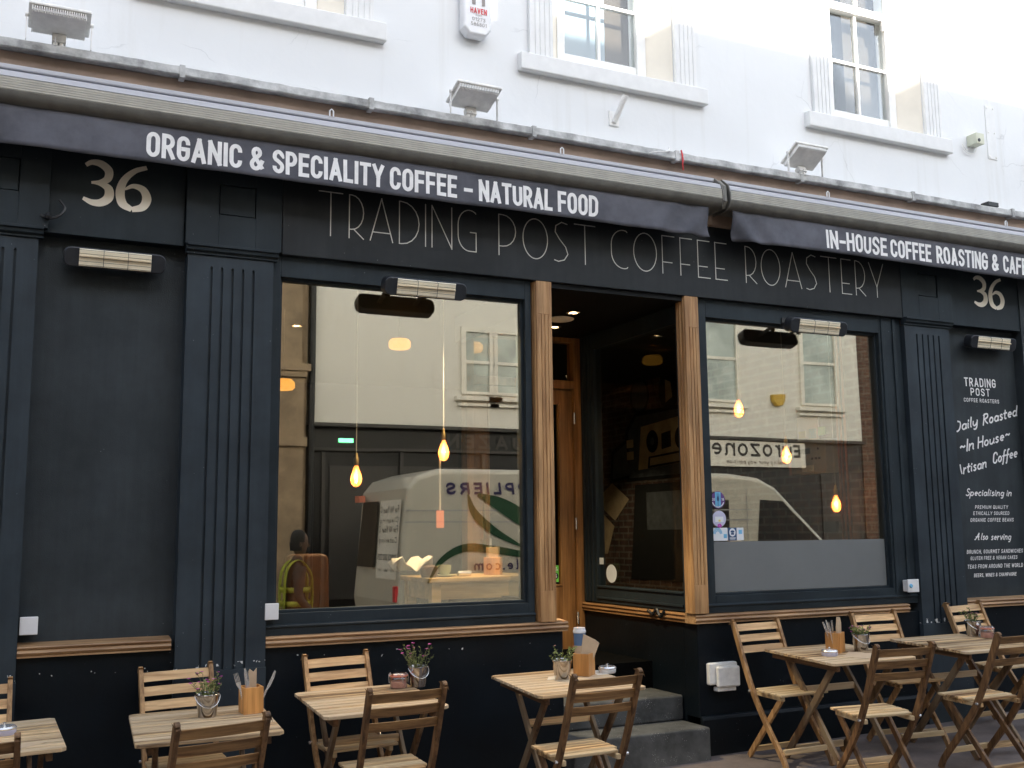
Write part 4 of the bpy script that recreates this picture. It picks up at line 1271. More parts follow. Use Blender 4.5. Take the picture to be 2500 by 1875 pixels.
aw2 = awning(4.745, 9.3, 4.79, 9.25, [("IN-HOUSE", 5.69, 6.328), ("COFFEE", 6.369, 6.82), ("ROASTING", 6.878, 7.484), ("&", 7.535, 7.612), ("CAFE", 7.672, 7.97)],
             "right hand awning case with the valance reading in-house coffee roasting", 8)
b = MB(); b.prism([(-.06, 4.21), (-.2, 4.2), (-.265, 4.14), (-.275, 4.02), (-.24, 3.97), (-.06, 3.965)], 0, 4.69, 4.72)
tag(b.build("awning_bracket", 'cass_dark', bevel=0.004), "dark joining bracket between the two awning cases", "bracket")

# ------------------------------------------------------------------ patio heaters
def heater(x, y, z, tilt, wall_y, label, wall=True):
    t = thing("patio_heater", label, "heater", (x, y, z), group="electric patio heaters on the shopfront")
    T = Matrix.Rotation(radians(tilt), 4, 'X')
    w, h, d = .56, .115, .085
    def stad(hw, hh, r):
        p = []
        for cx, cz, a0 in ((hw - r, -hh + r, -90), (hw - r, hh - r, 0), (-hw + r, hh - r, 90), (-hw + r, -hh + r, 180)):
            p += [(cx + r * cos(radians(a0 + a)), cz + r * sin(radians(a0 + a))) for a in (0, 22, 45, 68, 90)]
        return p
    b = MB(); b.prism(stad(w / 2, h / 2, .04), 1, -d / 2, d / 2); b.xform(T)
    b.build("housing", 'blackmetal', t, smooth=True, bevel=0.006)
    b = MB()
    pr = [(-d / 2 - .001, -.05), (-d / 2 - .004, -.046), (-d / 2 - .003, 0), (-d / 2 - .004, .046), (-d / 2 - .001, .05)]
    b.prism(pr, 0, -.198, .198); b.xform(T); b.build("reflector", 'gold', t)
    b = MB(); b.tube([(-.195, -d / 2 - .012, .008), (.195, -d / 2 - .012, .008)], .006, 8); b.xform(T); b.build("heating_tube", 'tube', t, smooth=True)
    b = MB()
    for k in range(5):
        zz = -.044 + .022 * k
        b.tube([(-.2, -d / 2 - .002, zz), (-.19, -d / 2 - .022, zz), (.19, -d / 2 - .022, zz), (.2, -d / 2 - .002, zz)], .0012, 5)
    for xx in (-.067, .067):
        b.tube([(xx, -d / 2 - .002, -.05), (xx, -d / 2 - .024, -.046), (xx, -d / 2 - .024, .046), (xx, -d / 2 - .002, .05)], .0015, 5)
    b.xform(T); b.build("grille", 'black', t, smooth=True)
    for xx in (-.13, .13) if not wall else (-.15, .15):
        b = MB()
        b.bar((xx, .02, .0), (xx, wall_y - y - .001, .0 if wall else .06), .03, .012, (1, 0, 0)); b.box((xx - .02, wall_y - y - .012, -.04 if wall else .01), (xx + .02, wall_y - y - .0005, .05 if wall else .1))
        b.build("bracket", 'black', t)
    return t
heater(.487, .02, 3.203, 14, .12, "black patio heater on the dark panel under the first cream 36")
heater(2.345, -.185, 3.157, 16, .04, "black patio heater in front of the big window left of the door", False)
heater(5.585, -.185, 3.148, 16, .04, "black patio heater in front of the window right of the door", False)
heater(7.74, .02, 3.20, 14, .12, "black patio heater above the painted menu board")

# ------------------------------------------------------------------ floodlights on the ledge
def flood(x, tilt, label):
    t = thing("floodlight", label, "floodlight", (x, -.16, 4.41), group="white floodlights along the ledge")
    T = Matrix.Translation((0, 0, .125)) @ Matrix.Rotation(radians(-tilt), 4, 'X')
    b = MB()
    b.box((-.165, -.115, 0), (.165, .115, .022))
    b.xform(T); b.build("rim", 'plastic_dirty', t, bevel=0.008)
    b = MB()
    b.box((-.14, -.085, -.03), (.14, .1, -.001))
    for k in range(24):
        xx = -.146 + .012 * k
        b.box((xx, -.105, -.0315), (xx + .005, .106, -.0005))
    b.xform(T); b.build("heat_sink", 'light_grey', t)
    b = MB(); b.box((-.035, .075, -.085), (.04, .125, -.034)); b.xform(T)
    b.tube([(-.018, -.0, .02), (-.018, .02, .0), (-.012, .03, -.01)], .005, 6)
    k = b.build("gland_box", 'plastic_dirty', t, bevel=0.004)
    for xx in (-.016, .018):
        g = MB(); g.lathe([(.011, -.11), (.013, -.085), (.013, -.08)], 10, (xx, .1, 0)); g.xform(T); g.build("cable_gland", 'light_grey', k, smooth=True)
    for xx in (-.172, .172):
        b = MB(); b.bar((xx, .0, -.02), (xx, .0, .13), .02, .005, (0, 1, 0)); b.tube([(xx - .008, 0, .13), (xx + .008, 0, .13)], .013, 10); b.build("bracket_arm", 'plastic_dirty', t)
    return t
flood(.12, 12, "white finned floodlight on the ledge at the far left")
flood(2.715, 18, "white finned floodlight on the ledge below the alarm box")
flood(5.585, 30, "white tilted floodlight on the ledge below the right sash window")

# alarm box
t = thing("alarm_box", "white burglar alarm box with red HAVEN lettering on the white wall", "alarm", (2.80, .06, 5.3))
b = MB(); pf = [(-.065, -.25), (.065, -.25), (.105, -.2), (.105, .2), (.065, .25), (-.065, .25), (-.105, .2), (-.105, -.2)]
b.prism(pf, 1, -.10, -.001); b.build("cover", 'plastic_w', t, bevel=0.018, seg=3)
d = MB(); text(d, "HAVEN", BOLD, (0.005, -.103, -.095), .042, .125, stroke=.17, anchor='C', lift=0)
d.ngon([(.0, -.1035, .03), (.045, -.1035, .085), (.02, -.1035, .08), (.045, -.1035, .15), (-.015, -.1035, .075), (.012, -.1035, .078)])
d.build("lettering", 'red', t)
d = MB(); text(d, "SECURITY", BOLD, (.005, -.103, -.112), .011, .05, stroke=.14, anchor='C', lift=0)
text(d, "01273", BOLD, (.005, -.103, -.15), .026, .10, stroke=.12, anchor='C', lift=0); text(d, "586801", BOLD, (.005, -.103, -.187), .026, .12, stroke=.12, anchor='C', lift=0)
rect(d, -.045, -.03, -.018, .12, -.1028); rect(d, .03, -.03, .055, .12, -.1028); rect(d, -.018, .03, .03, .055, -.1028); d.build("number_lettering", 'grey_print', t)

t = thing("flag_holder", "grey tube bracket screwed to the white wall below the middle window", "bracket", (3.95, .06, 4.66))
MB().box((-.042, -.012, -.06), (.042, -.0005, .055)).build("plate", 'light_grey', t, bevel=0.003)
MB().tube([(0, -.012, -.03), (.03, -.13, .14)], .022, 14).build("tube", 'light_grey', t, smooth=True)
t = thing("sensor_box", "small cream plastic box with loose wires on the white wall", "box", (7.73, .06, 5.06))
MB().box((-.05, -.11, -.05), (.05, -.0005, .05)).build("housing", 'cctv', t, bevel=0.005)
b = MB(); b.tube([(-.02, -.115, -.02), (-.02, -.108, -.02)], .016, 12); b.build("lens", 'black', t)
b = MB(); b.tube(sampled([(-.03, -.05, -.05), (-.09, -.03, -.10), (-.13, -.02, -.04), (-.10, -.02, -.11), (0, -.03, -.115), (.03, -.04, -.05)]), .003, 5); b.build("wire", 'plastic_dirty', t, smooth=True)
t = thing("wall_plate", "long white metal plate with bolts on the upper white wall", "plate", (8.0, .06, 5.19))
MB().box((-.06, -.008, -.255), (.06, -.0005, .255)).build("plate", 'white_trim', t, bevel=0.002)
for z in (-.235, 0.0, .235):
    for x in (-.04, .04): MB().tube([(x, -.008, z), (x, -.016, z)], .008, 6).build("bolt", 'light_grey', t)
tag(MB().box((7.69, -.115, 4.41), (7.82, -.03, 4.45)).build("junction_box", 'black', bevel=0.004), "small black box lying on the lead ledge", "box")
b = MB(); b.tube(sampled([(4.42, -.13, 4.42), (4.425, -.135, 4.36), (4.43, -.13, 4.30), (4.44, -.12, 4.27)]), .006, 5); b.tube(sampled([(4.42, -.13, 4.42), (4.44, -.12, 4.38), (4.435, -.13, 4.33)]), .005, 5)
tag(b.build("ribbon", 'red', smooth=True), "red ribbon scrap tied to the lead ledge", "ribbon")
b = MB(); b.tube(sampled([(4.10, -.02, 4.36), (4.16, -.14, 4.36), (4.28, -.15, 4.385), (4.335, -.1, 4.44)]), .006, 6)
tag(b.build("cable", 'plastic_dirty', smooth=True), "short grey cable curling over the lead ledge", "cable")
for i, (x, lb) in enumerate(((1.717, "small white cable clip above the word organic on the awning"), (3.371, "small white cable clip above the word natural on the awning"), (5.775, "small white cable clip above the words in-house on the awning"), (7.80, "small white cable clip near the end of the right awning"))):
    b = MB(); b.tube([(x - .012, -.19, 4.215), (x - .012, -.19, 4.25), (x, -.19, 4.262), (x + .012, -.19, 4.25), (x + .012, -.19, 4.215)], .005, 6)
    tag(b.build("cable_clip", 'plastic_w', smooth=True), lb, "clip", "cable clips on the awning")
b = MB(); b.tube(sampled([(.075, -.01, 3.42), (.12, -.03, 3.40), (.17, -.03, 3.42), (.20, -.02, 3.47), (.17, -.01, 3.52)]), .008, 6); b.lathe([(.016, 0), (.022, .015), (.012, .035)], 10, (.115, -.03, 3.395))
tag(b.build("cable_loop", 'black', smooth=True), "black cable loop beside the first number 36", "cable")
# switch boxes
def swbox(x, y, z, w, h, d, label, sensor=False):
    t = thing("switch_box", label, "switch box", (x, y, z), group="white switch boxes on the shopfront")
    MB().box((-w / 2, -d, -h / 2), (w / 2, -.0005, h / 2)).build("back_box", 'plastic_w', t, bevel=0.005)
    MB().box((-w / 2 - .006, -d - .012, -h / 2 - .006), (w / 2 + .006, -d, h / 2 + .006)).build("cover", 'plastic_w', t, bevel=0.004)
    if sensor:
        b = MB(); b.lathe([(.0, .012), (.012, .012), (.017, .004), (.017, 0)], 16); b.xform(Matrix.Translation((-.03, -d - .012, 0)) @ Matrix.Rotation(radians(90), 4, 'X')); b.build("sensor", 'sticker_cyan', t, smooth=True)
swbox(.125, .12, 1.117, .08, .085, .09, "white switch box on the dark panel at the far left")
swbox(1.445, .04, 1.14, .07, .085, .035, "white switch box at the lower left corner of the big window")
swbox(6.585, .02, 1.132, .11, .09, .05, "white switch box with a blue sensor right of the frosted window", True)
t = thing("outdoor_socket", "white weatherproof double socket on the dark wall below the right sill", "socket", (4.715, .035, .55))
MB().box((-.125, -.05, -.06), (.125, -.0005, .095)).build("back_box", 'plastic_dirty', t, bevel=0.012)
MB().box((-.075, -.085, -.075), (.12, -.05, .07)).build("cover", 'plastic_dirty', t, bevel=0.012)
MB().box((-.07, -.07, -.105), (.09, -.01, -.075)).build("cable_entry", 'plastic_dirty', t, bevel=0.006)
b = MB(); b.tube(sampled([(4.49, .62, .985), (4.487, .55, .96), (4.49, .50, 1.0), (4.488, .45, .95), (4.492, .40, .99)]), .012, 6)
tag(b.build("bike_lock", 'black', smooth=True), "black cord looped over the entrance sill", "cord")

# ================================================================== CHAIRS AND TABLES
def side_profile(path, w0, w1):
    """outline of a bent member in (y, z), rounded at its top"""
    c = sampled(path, 5)
    L, R = [], []
    n = len(c)
    for i, p in enumerate(c):
        d = (c[min(i + 1, n - 1)] - c[max(i - 1, 0)]).normalized()
        q = Vector((-d.y, d.x))
        w = (w0 + (w1 - w0) * i / (n - 1)) / 2
        L.append(p + q * w); R.append(p - q * w)
    d = (c[0] - c[1]).normalized()
    a0 = math.atan2(d.y, d.x)
    cap = [c[0] + Vector((cos(a0 + radians(a)), sin(a0 + radians(a)))) * (w0 / 2) for a in (60, 30, 0, -30, -60)]
    return [tuple(p) for p in L[::-1]][::-1], [tuple(p) for p in R], [tuple(p) for p in cap]
UPR = [(.356, .925), (.302, .80), (.240, .655), (.176, .52), (.098, .39), (-.02, .235), (-.155, .075), (-.195, .0)]
def member(b, path, w0, w1, x0, x1, mi=0):
    L, R, cap = side_profile(path, w0, w1)
    # quads between the two edges keep the outline clean
    n = len(L)
    rows = []
    for x in (x0, x1):
        rows.append(([(x, *p) for p in L], [(x, *p) for p in R], [(x, *p) for p in cap]))
    base = len(b.v)
    for l, r, c in rows:
        b.v += l + r + c
    m = 2 * n + len(rows[0][2])
    nc = len(rows[0][2])
    for i in range(n - 1):
        b.face((base + i, base + n + i, base + n + i + 1, base + i + 1), mi)
        b.face((base + m + i, base + m + i + 1, base + m + n + i + 1, base + m + n + i), mi)
        b.face((base + i, base + i + 1, base + m + i + 1, base + m + i), mi)
        b.face((base + n + i, base + m + n + i, base + m + n + i + 1, base + n + i + 1), mi)
    loop = [0] + [2 * n + k for k in range(nc)] + [n]
    b.face([base + k for k in loop], mi)
    b.face([base + m + k for k in reversed(loop)], mi)
    for p, q in zip(loop[:-1], loop[1:]):
        b.face((base + p, base + m + p, base + m + q, base + q), mi)
    b.face((base + n - 1, base + 2 * n - 1, base + m + 2 * n - 1, base + m + n - 1), mi)

def make_chair(dark):
    t = thing("folding_chair", "", "chair")
    frame = 'chair_dark' if dark else 'chair_z'
    for sx in (-1, 1):
        b = MB(); member(b, UPR, .044, .038, sx * .178, sx * .202)
        o = b.build("side_frame", frame, t, bevel=0.004)
        k = MB(); k.tube([(sx * .203, .165, .475), (sx * .216, .165, .475)], .009, 10); k.build("bolt", 'steel', o, smooth=True)
    for sx in (-1, 1):
        b = MB(); b.bar((sx * .163, -.135, .462), (sx * .163, .262, .012), .021, .040, (1, 0, 0))
        b.build("leg", frame, t, bevel=0.004)
    b = MB()
    for sx in (-1, 1):
        b.box((sx * .150, -.155, .448), (sx * .175, .165, .476))
    for k in range(5):
        y1 = -.176 + .066 * k + .003
        hw = .2 if k < 4 else .172
        b.box((-hw, y1, .478), (hw, y1 + .052, .494))
    b.build("seat", 'seat_x', t, bevel=0.004)
    def yz(z):
        for (ya, za), (yb, zb) in zip(UPR[:-1], UPR[1:]):
            if zb <= z <= za:
                f = (z - zb) / (za - zb)
                return yb + (ya - yb) * f
    b = MB()
    for zc in (.888, .815, .742):
        y0 = yz(zc)
        d = Vector((0, yz(zc + .03) - yz(zc - .03), .06)).normalized()
        n = 6
        for i in range(n):                # slats bow back a little between the frames
            xa, xb = -.178 + .356 * i / n, -.178 + .356 * (i + 1) / n
            ya, yb = (.010 * (1 - (x / .178) ** 2) for x in (xa, xb))
            vs = []
            for x, yy in ((xa, ya), (xb, yb)):
                for s_, h in ((-1, -1), (1, -1), (1, 1), (-1, 1)):
                    vs.append((x, y0 + yy + s_ * .0075 + d.y * h * .025, zc + d.z * h * .025))
            fs = [(0, 1, 5, 4), (1, 2, 6, 5), (2, 3, 7, 6), (3, 0, 4, 7)]
            if i == 0: fs.append((3, 2, 1, 0))
            if i == n - 1: fs.append((4, 5, 6, 7))
            b.add(vs, fs)
    b.build("backrest", 'back_dark' if dark else 'back_x', t)
    for (y, z, hw) in ((.205, .07, .152), (-.15, .115, .178)):
        b = MB(); b.box((-hw, y - .011, z - .018), (hw, y + .011, z + .018)); b.build("stretcher", 'seat_x', t, bevel=0.003)
    return t
proto = {False: make_chair(False), True: make_chair(True)}
used = set()
def place_chair(u, y, rz, dark, label):
    p = proto[dark]
    c = p if dark not in used else copy_tree(p)
    used.add(dark)
    ground_pose(c, u, y, radians(rz))
    c['label'] = label
    c['group'] = "folding wooden chairs outside the shop"
place_chair(.921, -.421, 2.0, False, "pale folding chair against the wall behind the table with the pink flowers and cutlery")
place_chair(1.837, -.435, 1.5, False, "pale folding chair against the wall below the big window behind the clip jar table")
place_chair(4.957, -.424, -2.3, False, "pale folding chair against the wall right of the white socket")
place_chair(5.997, -.48, -8.1, False, "pale folding chair against the wall below the frosted window's right end")
place_chair(7.127, -.383, 0.7, False, "pale folding chair against the wall below the painted menu board")
place_chair(-.125, -.41, 0, False, "pale folding chair against the wall cut off by the left edge")
place_chair(.824, -1.407, 186.7, True, "brown folding chair seen from behind at the table with pink flowers and cutlery")
place_chair(1.81, -1.059, 179.2, True, "brown folding chair seen from behind at the clip jar table")
place_chair(2.843, -1.222, 178.2, True, "brown folding chair seen from behind in front of the grey entrance steps")
place_chair(4.923, -1.259, 169.5, True, "brown folding chair seen from behind at the table with the lavender ashtray")
place_chair(5.902, -1.219, 177.5, True, "brown folding chair seen from behind at the rightmost table")
place_chair(-.10, -1.30, 180, True, "brown folding chair seen from behind in the bottom left corner")
TH = .747
def make_table():
    t = thing("folding_table", "", "table")
    b = MB()
    n, dp, w = 10, .81, .676
    p = dp / n
    for k in range(n):
        y0 = -dp / 2 + k * p
        c = .022
        if k in (0, n - 1):
            sgn = -1 if k == 0 else 1
            ya, yb = (y0, y0 + p - .015)
            poly = [(-w / 2, yb), (-w / 2, ya + c), (-w / 2 + c, ya), (w / 2 - c, ya), (w / 2, ya + c), (w / 2, yb)] if k == 0 else [(-w / 2, ya), (w / 2, ya), (w / 2, yb - c), (w / 2 - c, yb), (-w / 2 + c, yb), (-w / 2, yb - c)]
            b.prism(poly, 2, TH - .018, TH)
        else:
            b.box((-w / 2, y0, TH - .018), (w / 2, y0 + p - .015, TH))
    # slats are shifted by a pitch's fraction so each keeps one tone of the wood
    b.build("tabletop", 'table_top', t, bevel=0.0025)
    for sx in (-1, 1):
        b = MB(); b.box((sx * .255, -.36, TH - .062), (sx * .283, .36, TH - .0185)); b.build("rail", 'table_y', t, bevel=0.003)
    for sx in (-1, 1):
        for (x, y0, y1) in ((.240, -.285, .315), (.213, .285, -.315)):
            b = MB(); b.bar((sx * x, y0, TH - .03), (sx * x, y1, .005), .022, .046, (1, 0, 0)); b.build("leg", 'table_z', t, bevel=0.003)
    for (y, z, hw) in ((.10, .50, .202), (-.255, .075, .228), (.255, .075, .202)):
        b = MB(); b.box((-hw, y - .011, z - .022), (hw, y + .011, z + .022)); b.build("stretcher", 'table_top', t, bevel=0.003)
    return t
tproto = make_table()
TABLES = [(-.048, -.649, 1.7, "folding slatted table with an ashtray cut off by the left edge"), (.944, -.784, -3.5, "folding slatted table with pink flowers and a cutlery box near the left panel"), (1.868, -.597, -2.6, "folding slatted table with a pink clip jar below the big window"),
          (3.079, -.655, -4.3, "folding slatted table with a paper cup in front of the entrance steps"), (5.22, -.632, -5.1, "folding slatted table with a lavender ashtray right of the entrance"), (6.33, -.714, -5.6, "folding slatted table at the right with a small bucket and clip jar")]
for i, (u, y, rz, lb) in enumerate(TABLES):
    t = tproto if i == 0 else copy_tree(tproto)
    ground_pose(t, u, y, radians(rz))
    t['label'] = lb; t['group'] = "folding tables outside the shop"

# ------------------------------------------------------------------ things on the tables
def on_table(o, u, y, rz=0.0):
    ground_pose(o, u, y, radians(rz), TH + .0008)
def planter(u, y, label, kind, seed, sc=1.0, rz=0, dull=False):
    t = thing("bucket_planter", label, "planter", group="zinc buckets with plants on the tables")
    on_table(t, u, y, rz)
    b = MB()
    b.lathe([(.044, 0), (.0455, .004), (.0595, .108), (.063, .111), (.0635, .115), (.061, .117), (.0575, .113), (.0555, .095)], 28)
    b.build("bucket", 'bucket', t, smooth=True)
    s_ = MB(); s_.lathe([(.0, .100), (.03, .103), (.0565, .097)], 18); s_.build("soil", 'soil', t, smooth=True)
    if kind != 'succulent':
        h = MB(); h.tube([(.0635 * cos(radians(a_)) * (1 - .08 * abs(sin(radians(a_)))), .0635 * sin(radians(a_)) * .98, .108 + .055 * sin(radians(a_))) for a_ in range(180, 361, 12)], .0017, 5); h.build("handle", 'steel', t, smooth=True)
    rng = random.Random(seed)
    lv, sm, fl = MB(), MB(), MB()
    def leafq(p, d, L, w):
        d = d.normalized()
        s2 = d.cross(Vector((rng.uniform(-1, 1), rng.uniform(-1, 1), rng.uniform(-.3, 1)))).normalized()
        up2 = s2.cross(d)
        lv.add([p, p + d * L * .5 + s2 * w + up2 * w * .3, p + d * L, p + d * L * .5 - s2 * w + up2 * w * .3], [(0, 1, 2, 3)])
    nst = {'heather': 26, 'bushy': 18, 'succulent': 12, 'low': 20}[kind]
    hh = {'heather': .125, 'bushy': .115, 'succulent': .095, 'low': .07}[kind] * sc
    for i in range(nst):
        a = rng.uniform(0, 2 * pi); r0 = rng.uniform(0, .045)
        lean = rng.uniform(.1, .8) * (1.2 if kind == 'low' else .9)
        L = hh * rng.uniform(.45, 1.15)
        p0 = Vector((r0 * cos(a), r0 * sin(a), .10))
        dr = Vector((cos(a) * lean, sin(a) * lean, 1)).normalized()
        p1 = p0 + dr * L * .55
        p2 = p0 + dr * L + Vector((cos(a), sin(a), 0)) * .012
        sm.tube([p0, p1, p2], [.0017, .0013, .0009], 5)
        nl = {'heather': 11, 'bushy': 9, 'succulent': 9, 'low': 10}[kind]
        for k in range(nl):
            f = rng.uniform(.15, 1)
            p = p0.lerp(p1, f * 2) if f < .5 else p1.lerp(p2, f * 2 - 1)
            d = Vector((rng.uniform(-1, 1), rng.uniform(-1, 1), rng.uniform(-.1, .9)))
            if kind == 'heather': leafq(p, d, rng.uniform(.010, .022), .0022)
            elif kind == 'succulent': leafq(p, d, rng.uniform(.014, .026), .006)
            else: leafq(p, d, rng.uniform(.013, .026), rng.uniform(.003, .006))
        if rng.random() < {'heather': .55, 'bushy': .65, 'succulent': .4, 'low': .55}[kind]:
            nf = 3 if kind == 'succulent' else 6
            for k in range(nf):
                an = 2 * pi * k / nf + rng.random()
                rr = rng.uniform(.009, .015)
                q = Vector((cos(an), sin(an), rng.uniform(.1, .5))) * rr
                s2 = Vector((-sin(an), cos(an), 0)) * rr * .55
                fl.add([p2, p2 + q * .6 + s2, p2 + q, p2 + q * .6 - s2], [(0, 1, 2, 3)])
    pl = sm.build("plant", 'stem', t, smooth=True)
    lv.build("leaves", 'leaf', pl)
    if fl.f: fl.build("flowers", 'flower_dry' if (kind == 'succulent' or dull) else 'flower', pl)
planter(.972, -.672, "zinc bucket of pink flowers on the table beside the cutlery box", 'bushy', 2, 1.05)
planter(2.235, -.385, "zinc bucket of tall wiry magenta flowers beside the clip jar", 'heather', 5, 1.1)
planter(3.075, -.615, "shiny bucket with a green succulent on the table by the steps", 'succulent', 9)
planter(5.40, -.675, "grey bucket with low purple flowers between wooden cutlery box and chair back", 'low', 12)
planter(6.645, -.545, "grey bucket with pale trailing leaves on the rightmost table", 'bushy', 15, .8, dull=True)

def caddy(u, y, rz, label):
    t = thing("cutlery_box", label, "cutlery box", group="wooden cutlery boxes on the tables")
    on_table(t, u, y, rz)
    b = MB(); h, w, k = .135, .052, .008
    b.box((-w, -w, 0), (w, w, .008)); b.box((-w, -w, .008), (w, -w + k, h)); b.box((-w, w - k, .008), (w, w, h)); b.box((-w, -w + k, .008), (-w + k, w - k, h)); b.box((w - k, -w + k, .008), (w, w - k, h))
    b.build("box", 'caddy', t, bevel=0.002)
    return t
def cutlery(kind, u, y, dx, dy, lean, az, lb, grp, h=.15):
    """a knife or fork standing in a box, handle down"""
    t = thing(kind, lb, kind, group=grp)
    m = TILT @ Matrix.Rotation(az - radians(90), 4, 'Z') @ Matrix.Rotation(-lean, 4, 'Y')
    t.location = (u + dx, y + dy, G(u, y) + TH + .012)
    t.rotation_euler = m.to_euler()
    b = MB()
    b.prism([(-.0075, 0), (.0075, 0), (.0055, .10), (.004, .115), (-.004, .115), (-.0055, .10)], 1, -.0015, .0015)
    b.build("handle", 'steel', t, bevel=0.0008)
    b = MB()
    if kind == 'knife':
        b.prism([(-.004, .115), (.006, .115), (.010, .135), (.010, .185), (.004, .212), (-.006, .218), (-.006, .13)], 1, -.0008, .0008)
        b.build("blade", 'steel', t)
    else:
        b.prism([(-.004, .115), (.004, .115), (.012, .145), (.012, .155), (-.012, .155), (-.012, .145)], 1, -.0008, .0008)
        for k in range(4):
            x = -.012 + k * .0068
            b.prism([(x, .155), (x + .0036, .155), (x + .0026, .205), (x + .001, .205)], 1, -.0008, .0008)
        b.build("tines", 'steel', t)
def napkin(u, y, pts, lb, th=.010, m='kraft', name="napkin", rz=0):
    t = thing(name, lb, "napkin", group="paper napkins in the boxes")
    on_table(t, u, y, rz)
    b = MB(); b.prism(pts, 1, -th / 2, th / 2); b.build("paper", m, t, bevel=0.002)
cu, cy = 1.195, -.672
caddy(cu, cy, 4, "honey coloured wooden cutlery box on the table with the pink flowers")
gB = "cutlery standing in the box beside the pink flowers"
cutlery('knife', cu, cy, -.015, .01, radians(4), radians(90), "tall knife standing upright in the box beside the pink flowers", gB)
cutlery('fork', cu, cy, -.028, -.02, radians(16), radians(85), "fork leaning left in the box beside the pink flowers", gB)
cutlery('fork', cu, cy, -.005, -.025, radians(8), radians(95), "second fork leaning slightly left in the box beside the pink flowers", gB)
cutlery('knife', cu, cy, .03, -.01, radians(-26), radians(88), "knife leaning far right in the box beside the pink flowers", gB)
napkin(cu + .012, cy + .01, [(-.022, .02), (.016, .02), (.018, .225), (.002, .205), (-.018, .222), (-.024, .21)], "folded kraft napkin standing in the box beside the pink flowers")
cu, cy = 3.262, -.555
caddy(cu, cy, 38, "honey coloured wooden cutlery box on the table by the steps")
napkin(cu + .01, cy - .018, [(-.04, .03), (.015, .03), (.085, .19), (.06, .212), (-.02, .252), (-.045, .10)], "large folded kraft napkin poking out of the box by the steps", rz=-8)
t = thing("takeaway_cup", "paper takeaway cup with a white lid standing in the box by the steps", "cup")
on_table(t, cu - .016, cy + .02, 20)
MB().lathe([(.029, .02), (.037, .255), (.037, .257)], 24).build("cup", 'kraft', t, smooth=True)
MB().lathe([(.0345, .18), (.0372, .245), (.0376, .256), (.036, .256)], 24).build("blue_band", 'cup_blue', t, smooth=True)
MB().lathe([(.0385, .256), (.041, .259), (.041, .268), (.037, .274), (.036, .287), (.0, .287)], 24).build("lid", 'plastic_w', t, smooth=True)
gD = "cutlery standing in the box by the steps"
cutlery('fork', cu, cy, .025, .025, radians(-22), radians(70), "fork leaning right behind the kraft napkin by the steps", gD)
cu, cy = 5.215, -.625
caddy(cu, cy, 30, "honey coloured wooden cutlery box on the table with the lavender ashtray")
gE = "cutlery standing in the box beside the lavender ashtray"
for k, (kd, dx, dy, ln, lb) in enumerate((('knife', -.02, .0, 22, "knife leaning furthest left in the box beside the lavender ashtray"), ('knife', -.01, .02, 13, "knife leaning slightly left in the box beside the lavender ashtray"), ('fork', -.025, -.02, 17, "fork among the knives in the box beside the lavender ashtray"), ('fork', .0, .01, 5, "upright fork in the box beside the lavender ashtray"))):
    cutlery(kd, cu, cy, dx, dy, radians(ln), radians(90 + 6 * k), lb, gE)
napkin(cu + .022, cy - .015, [(-.028, .02), (.022, .02), (.030, .20), (.016, .235), (-.006, .238), (-.024, .17)], "kraft napkin standing in the box beside the lavender ashtray", th=.016, rz=20)

def clipjar(u, y, lb):
    t = thing("clip_jar", lb, "jar", group="glass clip jars on the tables")
    on_table(t, u, y, -20)
    MB().lathe([(.046, 0), (.05, .006), (.052, .05), (.049, .062), (.045, .066)], 24).build("jar_body", 'jar', t, smooth=True)
    MB().lathe([(.0, .004), (.044, .004), (.046, .04), (.0, .042)], 20).build("contents", 'pink', t, smooth=True)
    MB().lathe([(.045, .066), (.053, .067), (.053, .073), (.046, .074)], 24).build("seal", 'salmon', t, smooth=True)
    MB().lathe([(.0, .086), (.035, .087), (.047, .082), (.050, .0745), (.0, .0745)], 24).build("lid", 'jar', t, smooth=True)
    for pts in (sampled([(-.054, -.01, .03), (-.057, 0, .075), (-.045, 0, .088), (-.057, .0, .06), (-.054, .01, .03)], 4), [(.02, -.05, .08), (.022, -.056, .06), (.028, -.053, .03)], sampled([(.054, 0, .03), (.057, 0, .07), (.04, 0, .088)], 4)):
        MB().tube(pts, .0017, 5).build("wire_clip", 'steel', t, smooth=True)
clipjar(2.115, -.375, "pink glass clip jar beside the magenta flowers")
clipjar(6.655, -.66, "pink glass clip jar beside the bucket on the rightmost table")
def ashtray(u, y, lb, m='plastic_w'):
    t = thing("ashtray", lb, "ashtray", group="ashtrays on the tables")
    on_table(t, u, y, 10)
    MB().lathe([(.050, 0), (.053, .004), (.054, .026), (.050, .028)], 26).build("dish", m, t, smooth=True)
    b = MB(); b.lathe([(.055, .026), (.056, .032), (.050, .040), (.03, .036), (.012, .030), (.0, .030)], 26); b.lathe([(.006, .03), (.005, .052), (.009, .056), (.0, .058)], 12); b.build("lid", 'steel', t, smooth=True)
ashtray(.03, -.60, "steel lidded ashtray on the table cut off by the left edge", 'lavender')
ashtray(3.43, -.55, "steel lidded ashtray behind the brown chair by the steps")
ashtray(5.062, -.735, "lavender ashtray with a steel lid beside the cutlery box", 'lavender')
def sheetp(pts, lb, m='kraft'):
    t = thing("paper_sheet", lb, "paper", group="paper on the tables")
    c = [sum(p[i] for p in pts) / len(pts) for i in (0, 1)]
    on_table(t, *c)
    b = MB(); b.prism([(p[0] - c[0], p[1] - c[1]) for p in pts], 2, 0, .0015); b.build("paper", m, t)
sheetp([(5.09, -.83), (5.30, -.66), (5.40, -.90), (5.18, -1.0)], "kraft paper placemat beside the lavender ashtray")
sheetp([(.03, -.93), (.14, -.88), (.21, -.90), (.10, -.98)], "folded kraft paper on the table cut off by the left edge")
sheetp([(2.98, -.60), (3.04, -.50), (3.17, -.50), (3.12, -.62)], "white paper sheet under the succulent bucket", 'paper')
